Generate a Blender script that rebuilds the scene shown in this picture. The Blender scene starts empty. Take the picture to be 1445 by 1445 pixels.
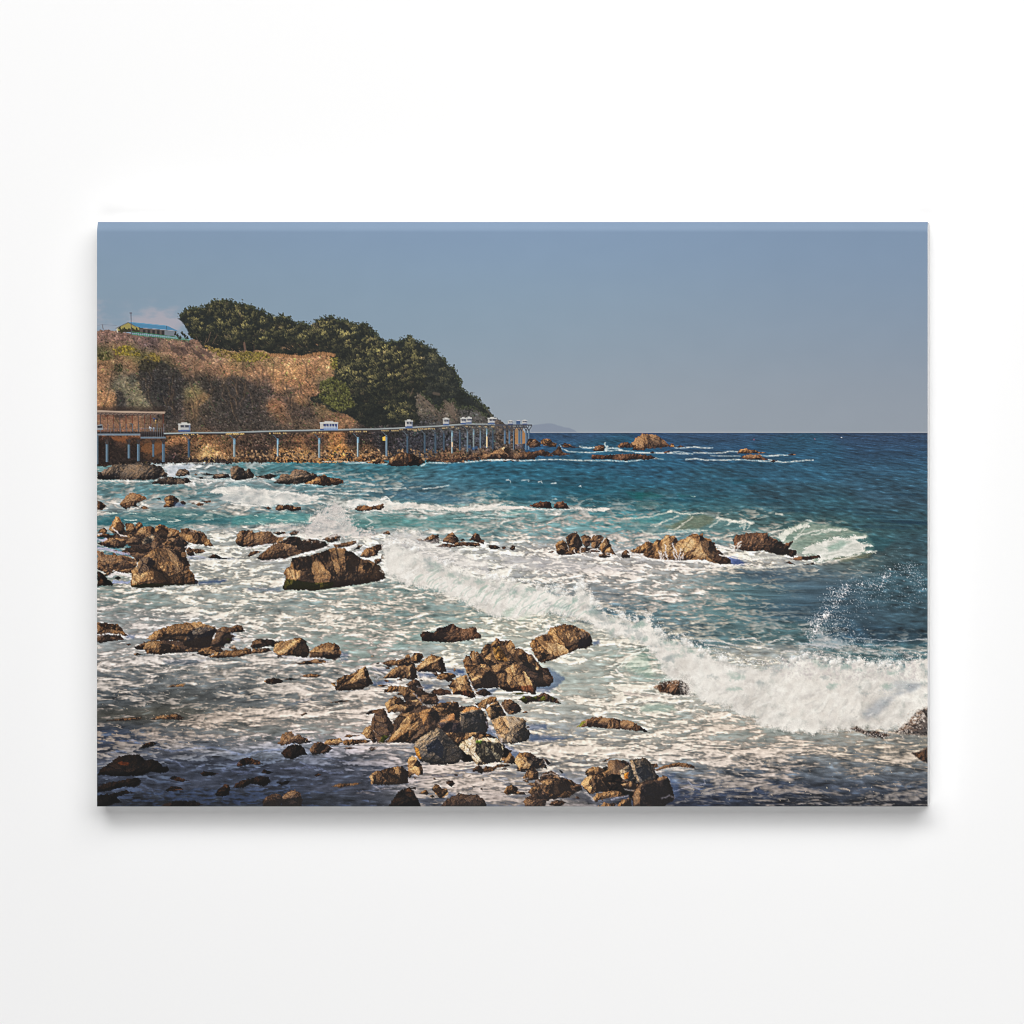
# A canvas print of a rocky seashore on a white wall. The picture is painted by code (section 1), the scene is built in section 2.
import numpy as np

# ----------------------------------------------------------------------------
# 1. THE PRINTED PICTURE: a seascape painted by code into an array of colours
#    (x0,y0 .. is the picture's own raster, one cell per millimetre of canvas)
# ----------------------------------------------------------------------------
PX0, PY0, PW, PH = 137, 313, 1172, 825
YY, XX = np.mgrid[0:PH, 0:PW].astype(np.float32)
XX += PX0 + 0.5
YY += PY0 + 0.5
img = np.zeros((PH, PW, 3), np.float32)

def C(r, g, b):
    return np.array((r, g, b), np.float32) / 255.0

_perm = np.random.RandomState(7).permutation(512).astype(np.int32)
_ang = np.random.RandomState(8).rand(512).astype(np.float32) * 6.2832
_gx, _gy = np.cos(_ang), np.sin(_ang)

def perlin(x, y, seed=0):
    xi = np.floor(x).astype(np.int32); yi = np.floor(y).astype(np.int32)
    xf = (x - xi).astype(np.float32); yf = (y - yi).astype(np.float32)
    u = xf * xf * xf * (xf * (xf * 6 - 15) + 10); v = yf * yf * yf * (yf * (yf * 6 - 15) + 10)
    def g(ix, iy, fx, fy):
        h = _perm[(_perm[(ix + seed * 37) & 511] + iy * 3 + seed * 11) & 511]
        return _gx[h] * fx + _gy[h] * fy
    a = g(xi, yi, xf, yf); b = g(xi + 1, yi, xf - 1, yf)
    c = g(xi, yi + 1, xf, yf - 1); d = g(xi + 1, yi + 1, xf - 1, yf - 1)
    return ((a + u * (b - a)) * (1 - v) + (c + u * (d - c)) * v) * 1.5

def fbm(x, y, oct=4, seed=0, gain=0.5):
    s = 0; a = 1.0; t = 0
    for k in range(oct):
        s = s + a * perlin(x * 2 ** k, y * 2 ** k, seed + k * 5); t += a * a; a *= gain
    return s / np.sqrt(t)

def fbm_aa(x, y, px, oct=4, seed=0, gain=0.5):
    """as fbm, but each octave fades out where its grain gets finer than the raster; px = size of the first octave"""
    s = 0; a = 1.0; t = 0
    for k in range(oct):
        f = np.clip(px / 2 ** k / 1.5 - .55, 0, 1)
        s = s + a * f * perlin(x * 2 ** k, y * 2 ** k, seed + k * 5); t += a * a; a *= gain
    return s / np.sqrt(t)

def ridged(x, y, oct=3, seed=0):
    s = 0; a = 1.0; t = 0
    for k in range(oct):
        s = s + a * (1 - 2.2 * np.abs(perlin(x * 2 ** k, y * 2 ** k, seed + k * 5))); t += a; a *= 0.55
    return s / t

def sstep(a, b, x):
    t = np.clip((x - a) / (b - a + 1e-9), 0, 1)
    return t * t * (3 - 2 * t)

def blur(a, r):
    """three box passes of radius r"""
    if r < 1: return a
    for _ in range(2):
        for ax in (0, 1):
            p = np.concatenate([np.repeat(a.take([0], ax), r + 1, ax), a, np.repeat(a.take([-1], ax), r, ax)], ax)
            c = np.cumsum(p.astype(np.float64), ax)
            n = a.shape[ax]
            a = ((c.take(range(2 * r + 1, 2 * r + 1 + n), ax) - c.take(range(0, n), ax)) / (2 * r + 1)).astype(np.float32)
    return a

# tracing frames: origin and magnification of each frame the outlines are given in
Wn = dict(A=(137,720), B=(327,720), C=(137,860), D=(327,860), E=(137,960), F=(327,960), G=(507,840), H=(507,960),
          I=(647,850), J=(667,960), K=(807,960), L=(827,820), M=(987,880), N=(1117,900,5.778), O=(707,700), P=(877,700),
          Q=(1027,700,5.07), R=(137,590), S=(327,590), T=(517,640), U=(707,560), V=(897,560), W=(1087,560,6.422),
          X=(137,400), Y=(327,400), Z=(517,450))

def P(w, s):
    a = np.array([[float(v) for v in t.split(',')] for t in s.split()], np.float32)
    if w == '-': return a
    f = Wn[w]; k = f[2] if len(f) > 2 else 7.225
    return a / k + np.array(f[:2], np.float32)

def window(poly, pad):
    x0 = int(max(PX0, np.floor(poly[:, 0].min() - pad))) - PX0; x1 = int(min(PX0 + PW, np.ceil(poly[:, 0].max() + pad))) - PX0
    y0 = int(max(PY0, np.floor(poly[:, 1].min() - pad))) - PY0; y1 = int(min(PY0 + PH, np.ceil(poly[:, 1].max() + pad))) - PY0
    return (slice(y0, y1), slice(x0, x1)) if x1 > x0 and y1 > y0 else None

def sdist(poly, x, y):
    """signed distance, positive inside"""
    d2 = np.full(x.shape, 1e9, np.float32); ins = np.zeros(x.shape, bool)
    n = len(poly)
    for i in range(n):
        ax, ay = poly[i]; bx, by = poly[(i + 1) % n]
        ex, ey = bx - ax, by - ay
        t = np.clip(((x - ax) * ex + (y - ay) * ey) / (ex * ex + ey * ey + 1e-6), 0, 1)
        d2 = np.minimum(d2, (x - ax - t * ex) ** 2 + (y - ay - t * ey) ** 2)
        if ay != by:
            ins ^= ((ay > y) != (by > y)) & (x < ex * (y - ay) / (by - ay) + ax)
    d = np.sqrt(d2)
    return np.where(ins, d, -d)

def mix(sl, m, col):
    m = m[..., None]
    img[sl] = img[sl] * (1 - m) + col * m

def area(poly, col, soft=1.0, rough=0.0, rs=5.0, alpha=1.0, seed=0):
    """fill an outline with a colour, edge frayed by noise"""
    w = window(poly, rough * 2 + soft + 2)
    if w is None: return
    x, y = XX[w], YY[w]
    d = sdist(poly, x, y)
    if rough: d = d + rough * fbm(x / rs, y / rs, 3, seed)
    mix(w, alpha * sstep(-soft * .5, soft * .5, d), col)

def line(pts, width, col, alpha=1.0, soft=0.8):
    pts = np.asarray(pts, np.float32)
    w = window(pts, width + 2)
    if w is None: return
    x, y = XX[w], YY[w]; d2 = np.full(x.shape, 1e9, np.float32)
    for (ax, ay), (bx, by) in zip(pts[:-1], pts[1:]):
        ex, ey = bx - ax, by - ay
        t = np.clip(((x - ax) * ex + (y - ay) * ey) / (ex * ex + ey * ey + 1e-6), 0, 1)
        d2 = np.minimum(d2, (x - ax - t * ex) ** 2 + (y - ay - t * ey) ** 2)
    mix(w, alpha * np.clip((width * .5 - np.sqrt(d2)) / soft + .5, 0, 1), col)

def rect(x0, y0, x1, y1, col, alpha=1.0):
    w = window(np.array([[x0, y0], [x1, y1]], np.float32), 1)
    x, y = XX[w], YY[w]
    mx = np.clip(np.minimum(x + .5, x1) - np.maximum(x - .5, x0), 0, 1); my = np.clip(np.minimum(y + .5, y1) - np.maximum(y - .5, y0), 0, 1)
    mix(w, alpha * mx * my, col)

def field(pts, x, y, sx, sy):
    """smooth colour field through scattered samples (x, y, values...)"""
    p = np.array(pts, np.float32); nv = p.shape[1] - 2
    # evaluated on a coarse lattice, then enlarged
    st = 6
    gx = np.arange(x.min(), x.max() + st, st); gy = np.arange(y.min(), y.max() + st, st)
    GX, GY = np.meshgrid(gx, gy)
    q = ((GX[..., None] - p[:, 0]) / sx) ** 2 + ((GY[..., None] - p[:, 1]) / sy) ** 2
    wt = np.exp(-q * .5) + 1e-4 / (1 + q) ** 2
    v = (wt @ p[:, 2:]) / wt.sum(-1, keepdims=True)
    fx = np.clip((x[0] - gx[0]) / st, 0, len(gx) - 1.001); fy = np.clip((y[:, 0] - gy[0]) / st, 0, len(gy) - 1.001)
    ix = fx.astype(int); iy = fy.astype(int); tx = (fx - ix)[None, :, None]; ty = (fy - iy)[:, None, None]
    a = v[iy][:, ix]; b = v[iy][:, ix + 1]; c = v[iy + 1][:, ix]; d = v[iy + 1][:, ix + 1]
    return ((a * (1 - tx) + b * tx) * (1 - ty) + (c * (1 - tx) + d * tx) * ty).astype(np.float32)

# ---- sky -------------------------------------------------------------------
SKY = [(150,330,134,152,180),(720,330,131,151,181),(1300,330,124,143,170),(150,400,134,154,170),(720,400,137,157,178),(1300,400,130,146,168),
       (150,460,142,154,170),(450,470,140,157,175),(720,480,142,159,173),(1000,480,142,154,172),(1300,480,132,144,162),
       (720,560,152,161,173),(1000,560,152,158,168),(1300,560,142,147,160),(720,608,159,163,171),(1000,608,157,160,168),(1300,608,148,152,161)]
S_ = YY[:, 0] < 625
sx_, sy_ = XX[:312], YY[:312]
img[:312] = field(SKY, sx_, sy_, 260, 55) / 255 + np.array((-.012, .004, .006), np.float32)
img[:312] += (fbm(sx_ / 60, sy_ / 40, 2, 3) * .004)[..., None]
# soft pink clouds low over the headland
cl = fbm(sx_ / 34, sy_ / 15, 4, 21)
env = np.exp(-((sx_ - 222) / 40) ** 2 - ((sy_ - 452) / 19) ** 2) + .8 * np.exp(-((sx_ - 140) / 14) ** 2 - ((sy_ - 440) / 14) ** 2) + .5 * np.exp(-((sx_ - 190) / 60) ** 2 - ((sy_ - 462) / 10) ** 2)
mix(slice(0, 312), np.clip(env * (.8 + .5 * cl), 0, .75) * sstep(-.6, .6, cl + env * 1.3 - .5), C(180, 172, 180))
# far island on the horizon
area(P('U', "300,365 320,290 400,280 490,270 560,285 640,310 700,318 750,340 775,365"), C(131, 141, 158), 2.0, .4, 8, .85)
line([(749, 610.3), (1309, 610.3)], 1.2, C(172, 172, 178), .25)
# ---- sea -------------------------------------------------------------------
# samples: x, y, water r g b, share of foam
SEA = [
(760,613,40,70,106,0.00),(1000,613,38,67,103,0.00),(1290,613,38,64,98,0.00),(760,628,34,78,112,0.00),(1000,628,32,76,110,0.00),(1290,628,34,68,102,0.00),
(850,642,24,84,112,0.00),(1100,642,28,78,108,0.00),(1280,642,32,72,104,0.00),
(160,662,95,140,140,0.30),(250,660,120,140,150,0.50),(350,660,75,128,132,0.15),(430,662,50,115,125,0.05),(520,662,40,108,124,0.02),(700,662,30,96,122,0.00),(900,662,28,84,114,0.00),(1100,662,32,84,112,0.00),(1280,662,34,78,106,0.00),
(170,683,95,142,146,0.35),(260,680,100,145,148,0.40),(330,682,120,150,152,0.60),(420,685,90,135,142,0.30),(500,684,75,125,135,0.20),(640,680,48,104,124,0.00),(850,680,26,88,112,0.00),(1000,682,32,84,108,0.00),(1280,682,38,80,104,0.00),
(150,700,80,128,134,0.15),(220,697,72,128,134,0.10),(280,700,75,128,134,0.12),(470,697,90,138,144,0.35),(560,694,62,108,126,0.10),(620,698,58,100,118,0.02),(750,698,38,96,118,0.00),(850,700,24,86,104,0.00),(1000,700,30,82,102,0.00),(1100,700,38,80,100,0.00),(1280,705,40,76,98,0.00),
(150,716,150,165,170,0.80),(230,715,150,168,170,0.75),(310,712,130,150,152,0.50),(420,722,100,140,145,0.35),(500,720,110,150,150,0.50),(600,718,110,160,155,0.55),(690,716,110,158,155,0.50),(790,722,90,140,145,0.45),(850,716,60,115,125,0.10),(930,715,52,108,118,0.05),(1010,712,45,98,110,0.00),(1150,715,34,80,96,0.00),(1280,720,40,78,94,0.00),
(150,730,56,112,118,0.15),(200,734,42,104,110,0.04),(260,733,50,110,112,0.12),(330,733,76,124,126,0.30),(420,735,84,128,132,0.35),(500,738,80,136,134,0.25),(560,735,80,138,134,0.15),(650,738,86,138,138,0.25),(750,735,105,160,158,0.35),(850,738,88,150,152,0.25),(930,738,72,130,134,0.20),(1000,738,100,120,110,0.15),(1060,735,70,105,108,0.15),(1130,735,50,92,98,0.00),(1250,738,34,76,88,0.00),
(150,755,60,110,120,0.30),(300,752,120,150,150,0.70),(330,765,140,160,160,0.80),(420,745,130,150,155,0.70),(560,760,180,185,190,0.85),(650,748,110,155,155,0.35),(720,752,100,148,152,0.40),(790,752,108,156,160,0.40),(860,755,100,148,154,0.40),(950,755,98,142,148,0.40),(1030,752,90,130,132,0.35),(1100,750,80,110,108,0.25),(1160,755,90,120,110,0.30),(1230,752,46,88,94,0.00),(1290,760,42,76,88,0.00),
(310,785,150,160,165,0.80),(380,790,150,160,165,0.80),(560,785,190,190,195,0.90),(640,785,180,182,190,0.88),(730,780,160,165,175,0.80),(800,785,165,170,178,0.85),(880,795,165,170,178,0.85),(960,800,160,165,170,0.85),(1040,790,170,170,170,0.85),(1110,792,160,165,165,0.80),(1180,792,100,115,110,0.30),(1240,785,62,90,95,0.00),(1290,790,52,86,98,0.00),
(300,815,125,150,152,0.72),(370,815,130,152,155,0.75),(470,838,110,145,142,0.55),(740,805,150,158,168,0.80),(850,815,150,165,168,0.75),(930,815,140,165,165,0.70),(1000,812,90,125,130,0.45),(1060,806,64,88,106,0.02),(1150,810,76,102,116,0.00),(1280,820,60,95,108,0.00),
(170,850,95,135,132,0.60),(300,840,120,150,150,0.70),(400,845,115,148,148,0.65),(480,845,112,152,148,0.60),(560,850,96,142,136,0.50),(620,855,110,145,142,0.55),(780,825,120,145,150,0.60),(860,838,105,125,138,0.50),(930,838,120,150,150,0.60),(1000,836,105,145,145,0.50),(1060,840,78,112,122,0.10),(1150,840,64,92,108,0.00),(1280,845,58,92,106,0.00),
(200,875,120,145,145,0.75),(350,870,118,148,146,0.72),(450,870,118,150,148,0.68),(560,872,108,152,148,0.52),(640,872,112,152,146,0.55),(700,888,140,175,160,0.70),(900,862,92,122,134,0.30),(960,860,100,138,140,0.35),(1030,862,92,132,135,0.25),(1100,860,58,90,108,0.04),(1200,868,56,84,100,0.00),(1290,870,56,86,100,0.00),
(170,905,118,132,145,0.75),(300,880,125,150,148,0.75),(420,895,120,150,148,0.72),(510,895,118,158,150,0.60),(570,900,112,162,154,0.55),(650,908,125,155,150,0.60),(730,905,150,175,165,0.78),(860,905,170,190,180,0.75),(960,888,92,120,130,0.40),(1040,890,85,118,122,0.22),(1120,895,76,112,116,0.20),(1200,895,46,76,96,0.04),(1290,898,46,76,92,0.05),
(170,940,110,120,138,0.68),(230,935,112,120,132,0.68),(310,935,108,118,130,0.66),(420,938,110,120,132,0.66),(500,925,118,148,146,0.66),(600,925,125,145,145,0.70),(840,935,160,182,172,0.72),(900,930,125,178,158,0.45),(905,955,135,175,160,0.60),(1100,925,150,165,165,0.60),(1200,922,90,125,128,0.30),(1290,920,80,118,124,0.30),
(160,960,92,100,118,0.60),(240,962,92,98,110,0.55),(320,960,94,100,112,0.55),(410,960,100,108,118,0.58),(500,950,112,120,130,0.62),(640,950,120,135,148,0.72),(800,965,150,180,168,0.68),(860,965,150,178,168,0.75),(930,990,150,168,160,0.72),
(160,985,78,84,96,0.42),(250,985,80,80,82,0.35),(340,985,84,88,98,0.45),(430,985,95,102,114,0.60),(500,985,115,118,126,0.70),(780,995,140,162,156,0.74),(860,992,150,175,165,0.78),(920,1010,135,170,158,0.60),(1000,1005,140,160,155,0.68),(1100,1040,140,160,150,0.60),
(160,1012,82,78,74,0.28),(250,1010,86,80,72,0.25),(330,1010,90,92,98,0.55),(410,1012,100,105,115,0.68),(500,1010,120,122,130,0.80),(790,1020,125,145,150,0.72),(860,1020,140,160,155,0.75),(950,1030,140,165,158,0.68),(1040,1030,135,160,150,0.60),(1200,1040,125,140,135,0.66),
(160,1035,60,72,104,0.35),(240,1030,80,84,98,0.60),(320,1032,92,96,106,0.75),(420,1035,110,116,120,0.76),(490,1030,125,126,130,0.82),(780,1035,95,118,145,0.55),(860,1045,125,140,145,0.72),(950,1045,130,150,148,0.72),(1050,1050,120,135,132,0.66),(1150,1055,110,120,122,0.62),(1280,1045,110,120,118,0.60),
(160,1060,58,68,96,0.32),(230,1055,66,76,104,0.50),(300,1052,72,84,112,0.55),(370,1052,105,120,135,0.60),(430,1058,95,110,140,0.55),(500,1050,115,118,128,0.75),(700,1060,100,110,130,0.60),(800,1060,115,130,140,0.72),(900,1062,120,138,138,0.75),(1000,1065,110,122,125,0.65),(1100,1068,88,100,108,0.52),(1200,1070,88,98,105,0.50),(1290,1075,92,98,100,0.50),
(250,1080,42,54,82,0.25),(330,1080,44,56,86,0.20),(440,1078,48,60,92,0.34),(510,1075,50,60,88,0.40),(560,1060,100,105,118,0.65),(640,1085,110,112,128,0.60),(740,1080,105,112,125,0.66),(800,1078,110,120,130,0.70),(960,1085,100,120,137,0.60),(1060,1088,85,100,120,0.50),(1160,1090,76,90,105,0.44),(1280,1092,76,88,102,0.46),
(200,1105,41,53,82,0.20),(300,1105,43,55,84,0.18),(400,1105,46,58,89,0.20),(500,1108,53,62,89,0.16),(580,1108,85,85,98,0.50),(660,1105,104,110,128,0.70),(720,1105,107,116,137,0.65),(780,1120,110,110,122,0.55),(960,1108,66,78,105,0.42),(1060,1112,59,71,98,0.32),(1160,1112,61,71,90,0.36),(1280,1112,61,71,88,0.36),
(180,1132,26,34,53,0.10),(300,1132,31,41,62,0.12),(400,1132,31,41,62,0.12),(500,1132,38,48,70,0.12),(600,1130,73,78,95,0.40),(680,1130,92,98,116,0.50),(800,1132,73,73,85,0.40),(960,1130,44,51,71,0.22),(1060,1132,44,51,68,0.20),(1160,1132,41,46,56,0.22),(1290,1134,37,39,49,0.20)]
FOAM = [(180,715,228,220,214),(300,760,226,220,212),(900,790,228,217,211),(1100,790,232,222,212),(600,800,236,230,222),(300,830,226,218,208),
(500,860,226,216,206),(700,900,236,228,214),(900,950,236,228,216),(200,900,214,206,204),(200,960,208,198,194),(330,960,214,204,198),(480,940,222,210,204),
(480,1010,216,202,194),(330,1030,218,200,188),(170,1040,190,176,172),(240,1045,214,192,176),(850,1010,236,224,212),(900,1060,230,216,204),(1050,1060,222,206,194),
(1250,1060,214,198,184),(240,1075,132,144,170),(330,1072,140,152,178),(430,1080,144,156,182),(500,1070,190,180,190),(560,1050,216,200,192),(300,1110,96,112,148),
(450,1110,90,104,140),(650,1100,208,192,184),(740,1080,218,204,194),(960,1090,200,190,188),(1100,1100,186,174,172),(1280,1110,176,166,164),(300,1135,60,72,104),
(900,1130,150,145,150),(700,1130,180,168,166),(350,660,215,215,215),(600,690,220,220,216),(900,650,220,220,220),(1280,850,220,218,216)]
r0 = 611 - PY0
w = (slice(r0, PH), slice(0, PW))
x, y = XX[w], YY[w]
F = field(SEA, x, y, 34, 9)
water = F[..., :3] / 255; dens = np.clip(F[..., 3], 0, 1)
grey = water.mean(-1, keepdims=True); shadeL = sstep(1030, 1070, y) * sstep(620, 540, x)
water = grey + (water - grey) * (1 - .34 * shadeL[..., None]) * (.74 - .22 * sstep(.15, .55, dens) - .10 * sstep(700, 560, x) * sstep(740, 700, y))[..., None]
water = water + .03 * shadeL[..., None] * np.array((1.15, 1.0, .8), np.float32)
fcol = field(FOAM, x, y, 60, 22) / 255 * .99
open_ = sstep(.12, .0, dens) * sstep(770, 740, y)
water = water + .022 * open_[..., None] * np.array((.9, 1, .9), np.float32)
milk = (.38 * sstep(.25, .85, dens))[..., None]; water = water * (1 - milk) + fcol * .80 * milk
sea_y = np.arange(611, 1140)
def coords(p, k0, k1):
    """perspective grain: features grow towards the viewer"""
    s = k0 * (np.maximum(y - 596, 3) / 300) ** p
    sv = k1 * (np.maximum(y[:, 0] - 596, 3) / 300) ** p
    v = np.cumsum(1 / sv)[:, None] + 0 * x
    u = (x - 720) / s
    return u, v, sv[:, None]
u, v, sv_ = coords(.60, 34, 6.6)
wx = fbm(u * .45, v * .45, 3, 40) * 1.3; wy = fbm(u * .45 + 9, v * .45, 3, 44) * 1.5
tilt = .10
n1 = fbm_aa(u + wx, v + wy + u * tilt, sv_, 5, 50, .66)
n2 = ridged(u * .62 + wx * 1.4, v * .62 + wy * 1.4, 2, 60)
n3 = fbm(u * .22, v * .3, 3, 66)
un, vn, _q = coords(.4, 5.0, 3.0)
nf = fbm_aa(un + .4 * wx, vn + .4 * wy, _q, 3, 70, .6)
# streaks drawn out along the flow: noise smeared along wavering stream lines
def smear(cell_x, cell_y, length, seed):
    base = np.random.RandomState(seed).rand(int(PH / cell_y) + 8, int(PW / cell_x) + 8).astype(np.float32)
    fa = .10 + .55 * fbm(x / 46, y / 20, 3, seed % 50) * np.clip((y - 640) / 200, .15, 1)
    sc = np.clip((y - 600) / 300, .12, 1.6) ** .6
    acc = 0; px_, py_ = x - PX0, y - PY0
    for sg in (1, -1):
        qx, qy = px_.copy(), py_.copy()
        for k in range(9):
            qx = qx + sg * length / 9 * sc; qy = qy + sg * length / 9 * sc * fa * .5 + sg * .15 * np.sin(qx / 9 + qy / 5)
            fx = np.clip(qx / cell_x + 2, 0, base.shape[1] - 2); fy = np.clip(qy / cell_y + 2, 0, base.shape[0] - 2)
            ix = fx.astype(np.int32); iy = fy.astype(np.int32); tx = fx - ix; ty = fy - iy
            acc = acc + (base[iy, ix] * (1 - tx) + base[iy, ix + 1] * tx) * (1 - ty) + (base[iy + 1, ix] * (1 - tx) + base[iy + 1, ix + 1] * tx) * ty
    acc = acc - acc.mean(); return acc / acc.std()
lic1 = smear(2.4, 2.2, 8, 61); lic2 = smear(5.0, 4.2, 18, 62)
nearw = sstep(1000, 1075, y)
leftw = nearw * sstep(620, 480, x)
n2b = ridged(u * 1.5 + wx * 1.2, v * 1.5 + wy * 1.2, 2, 64)
t = .50 * n1 + (.20 + .12 * nearw) * n2 + .30 * n2b + (.32 + .2 * sstep(900, 960, y)) * n3 + .10 * nf + .17 * lic2 + .22 * lic1 + .10 * nf
t = (t - t.mean()) / t.std()
# rank-normalise to 0..1 with a logistic curve
tu = 1 / (1 + np.exp(-1.7 * t))
fw = 1 - .48 * sstep(880, 950, y) * sstep(760, 560, x) - .2 * sstep(1020, 1060, y)
dens = dens * (1 - .10 * sstep(890, 940, y) * sstep(560, 460, x))
foam = sstep(-.52 * fw, .44 * fw, tu - (1 - dens)) * np.clip(dens * 14, 0, 1)
foam_hi = sstep(.12, .6, tu - (1 - dens))
# open-water ripples
ur, vr, _r2 = coords(.45, 22, 6.0)
rip = fbm_aa(ur + .3 * fbm(ur * .5, vr * .5, 2, 80), vr + .35 * fbm(ur * .8, vr * .6, 2, 86), _r2, 4, 82, .7)
swl = fbm(ur * .20 + .2 * fbm(ur * .1, vr * .2, 2, 89), vr * .24, 3, 88)
rip2 = np.maximum(0, ridged(ur * .7, vr * .9, 2, 91) - .2)
calm = np.exp(-((x - 1110) / 120) ** 4 - ((y - 845) / 38) ** 4)          # glassy backwash behind the breaker
us = fbm((x + .2 * y) / 70 + .3 * fbm(x / 60, y / 9, 2, 97), y / 5.5 + .5 * fbm(x / 90, y / 14, 2, 98), 3, 95) * calm
near = sstep(1040, 1080, y)
rip = rip + .35 * ridged(ur * .55 + .4 * fbm(ur * .4, vr * .4, 2, 93), vr * .62 + .3 * rip, 2, 91) - .1
amp = (.23 + .10 * near) * (1 - .8 * calm)
tealw = sstep(870, 930, y) * sstep(620, 500, x) * (1 - shadeL)
water = water * (1 + tealw[..., None] * np.array((-.02, .0, -.03), np.float32))
wcol = water * (1 + (amp * 1.15 * rip + .15 * swl * (1 - calm) + .24 * us)[..., None])
hi = (np.clip(rip - .45, 0, 1) * .16 * (1 - calm))[..., None]
wcol = wcol + hi * np.array((.55, .75, .9), np.float32)
wcol = wcol - (np.clip(-rip - .5, 0, 1) * .10)[..., None] * np.array((.4, .5, .5), np.float32)
# foam relief: lit from the left, filaments and hollows
gxr = np.gradient(blur(t, 1), axis=1) * -1.0 + np.gradient(blur(t, 1), axis=0) * -.35
rel = np.clip(gxr * .30, -.26, .2) + .05 * np.clip(rip, -1.5, 1.5) * sstep(700, 800, y)
fc = fcol * (.86 + .16 * foam_hi + rel + .04 * nf + .035 * lic1)[..., None]
fc = fc * (1 - .17 * (1 - foam_hi)[..., None] * np.array((1, .92, .90), np.float32)) * np.array((1.0, .995, .975), np.float32)
img[w] = wcol * (1 - foam[..., None]) + fc * foam[..., None]
# stray white caps
cap = sstep(1.75, 2.2, rip + .5 * swl) * sstep(670, 700, y) * (1 - calm) * (dens < .1) * sstep(900, 860, y)
mix(w, cap * .5, C(215, 220, 220))
# ---- headland --------------------------------------------------------------
HEAD = np.concatenate([P('X', "-20,492 60,480 130,478 200,490 350,520 530,548 700,562 940,580 1050,560"), P('Y', "0,560 400,560 800,560 1150,520"),
    P('Z', "100,260 300,300 560,380 700,420 800,520 930,700 1010,760 1100,830 1165,890 1230,930 1290,1000 1350,1030 1400,1090 1445,1100"),
    P('-', "722,606 735,622 742,640 700,644 640,646 590,648 520,650 460,653 400,652 340,651 280,652 230,652 180,656 130,658")])
LAND = [(145,475,130,96,82),(170,480,125,92,80),(200,486,118,88,80),(165,492,128,96,66),(185,497,118,104,58),(150,500,88,82,50),(215,490,92,74,72),(240,490,132,98,78),(262,492,120,90,74),(225,498,140,104,78),(280,497,136,102,80),
(150,515,158,110,74),(175,512,150,108,76),(200,503,96,88,50),(215,505,104,92,52),(170,520,78,72,52),(160,526,110,84,58),(185,522,140,98,66),(205,512,100,84,56),(150,535,150,104,70),(172,536,92,88,78),(190,530,108,92,74),
(145,555,168,116,76),(158,560,178,124,78),(163,545,86,84,72),(180,556,64,66,66),(186,540,120,98,74),(192,552,132,112,80),(200,562,124,116,86),(178,570,44,40,42),(208,572,108,98,78),
(215,520,60,54,46),(230,515,82,72,48),(245,522,70,60,46),(225,540,44,44,46),(240,555,42,42,46),(210,550,52,52,52),(255,545,52,46,44),(250,575,58,50,48),(265,570,92,74,56),(268,556,124,110,70),(280,580,104,80,58),(284,568,140,104,66),
(262,520,112,84,64),(255,505,146,106,80),(285,515,140,102,74),(300,508,150,112,84),(310,500,140,106,80),(330,500,158,114,80),(340,515,170,122,80),(320,525,156,110,74),(300,525,120,86,64),
(290,535,62,54,46),(305,545,50,48,46),(320,540,70,58,50),(330,548,48,46,46),(345,545,58,52,50),(315,560,56,52,50),(300,575,70,62,54),(345,570,56,52,54),(330,585,60,54,52),(365,540,96,74,60),(372,555,70,58,54),
(360,528,160,112,76),(370,510,156,112,76),(345,512,70,62,44),(335,505,104,92,54),(380,508,110,92,56),(395,507,168,120,82),(430,506,172,122,82),(450,503,160,112,76),(465,510,182,130,82),(460,515,150,110,70),
(395,525,168,118,76),(415,520,178,128,80),(400,545,158,110,72),(420,535,172,118,74),(440,525,150,104,68),(455,530,150,108,70),(425,552,128,90,64),(440,548,150,102,66),(455,540,96,80,64),(405,560,84,66,56),(425,565,150,106,66),(440,570,88,70,56),
(390,575,154,102,66),(395,585,120,84,58),(410,580,92,72,58),(380,590,74,62,54),(430,585,76,62,54),(455,575,110,88,58),(470,590,110,80,58),(480,592,140,98,66),(425,598,100,78,58),(380,600,66,58,52),
(150,605,140,92,68),(190,605,150,100,70),(215,600,100,74,58),(240,602,60,52,48),(270,602,80,66,54),(310,600,70,58,52),(350,600,66,56,50),(420,602,80,64,54),
(150,630,52,40,36),(180,620,130,86,58),(185,635,56,44,38),(210,625,140,96,62),(225,635,130,92,60),(250,620,150,104,68),(255,635,96,70,50),(245,645,50,44,46),(290,622,130,92,60),(275,635,90,66,48),(290,638,190,150,96),(310,632,130,92,60),(300,642,190,146,96),(320,625,100,76,56),
(350,622,80,62,50),(345,635,96,70,50),(340,642,130,96,66),(375,625,74,58,50),(365,640,60,48,44),(395,622,70,54,46),(420,625,120,82,56),(400,640,160,116,70),(440,625,110,78,54),(430,640,160,118,72),(475,615,150,100,60),(470,632,180,124,66),(482,640,180,124,66),(455,628,70,56,48),(500,620,60,50,46),(515,640,150,104,62),(500,642,130,96,60),
(540,625,50,46,48),(560,605,44,42,42),(580,620,52,52,58),(610,625,56,58,66),(640,622,58,60,68),(590,640,60,56,60),(640,642,110,80,58),(670,630,64,66,74),(690,625,66,68,76),(680,642,120,86,62),(715,635,90,72,62),(720,620,70,72,80),
(520,580,36,38,36),(560,590,40,42,40),(592,572,96,84,72),(605,580,84,76,66),(620,590,82,74,66),(632,575,98,84,70),(640,590,92,80,68),(655,580,60,58,58),(668,590,80,76,72),(680,598,78,74,70),(700,602,74,70,68),(610,600,50,50,52),(650,602,58,56,58)]
w = window(HEAD, 4)
x, y = XX[w], YY[w]
d = sdist(HEAD, x, y) + 1.4 * fbm(x / 5, y / 5, 3, 3) + .6
lc = field(LAND, x, y, 7.5, 6) / 255
s1 = fbm(x / 9 + .5 * fbm(x / 14, y / 14, 2, 6), y / 7, 4, 5, .7)
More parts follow.
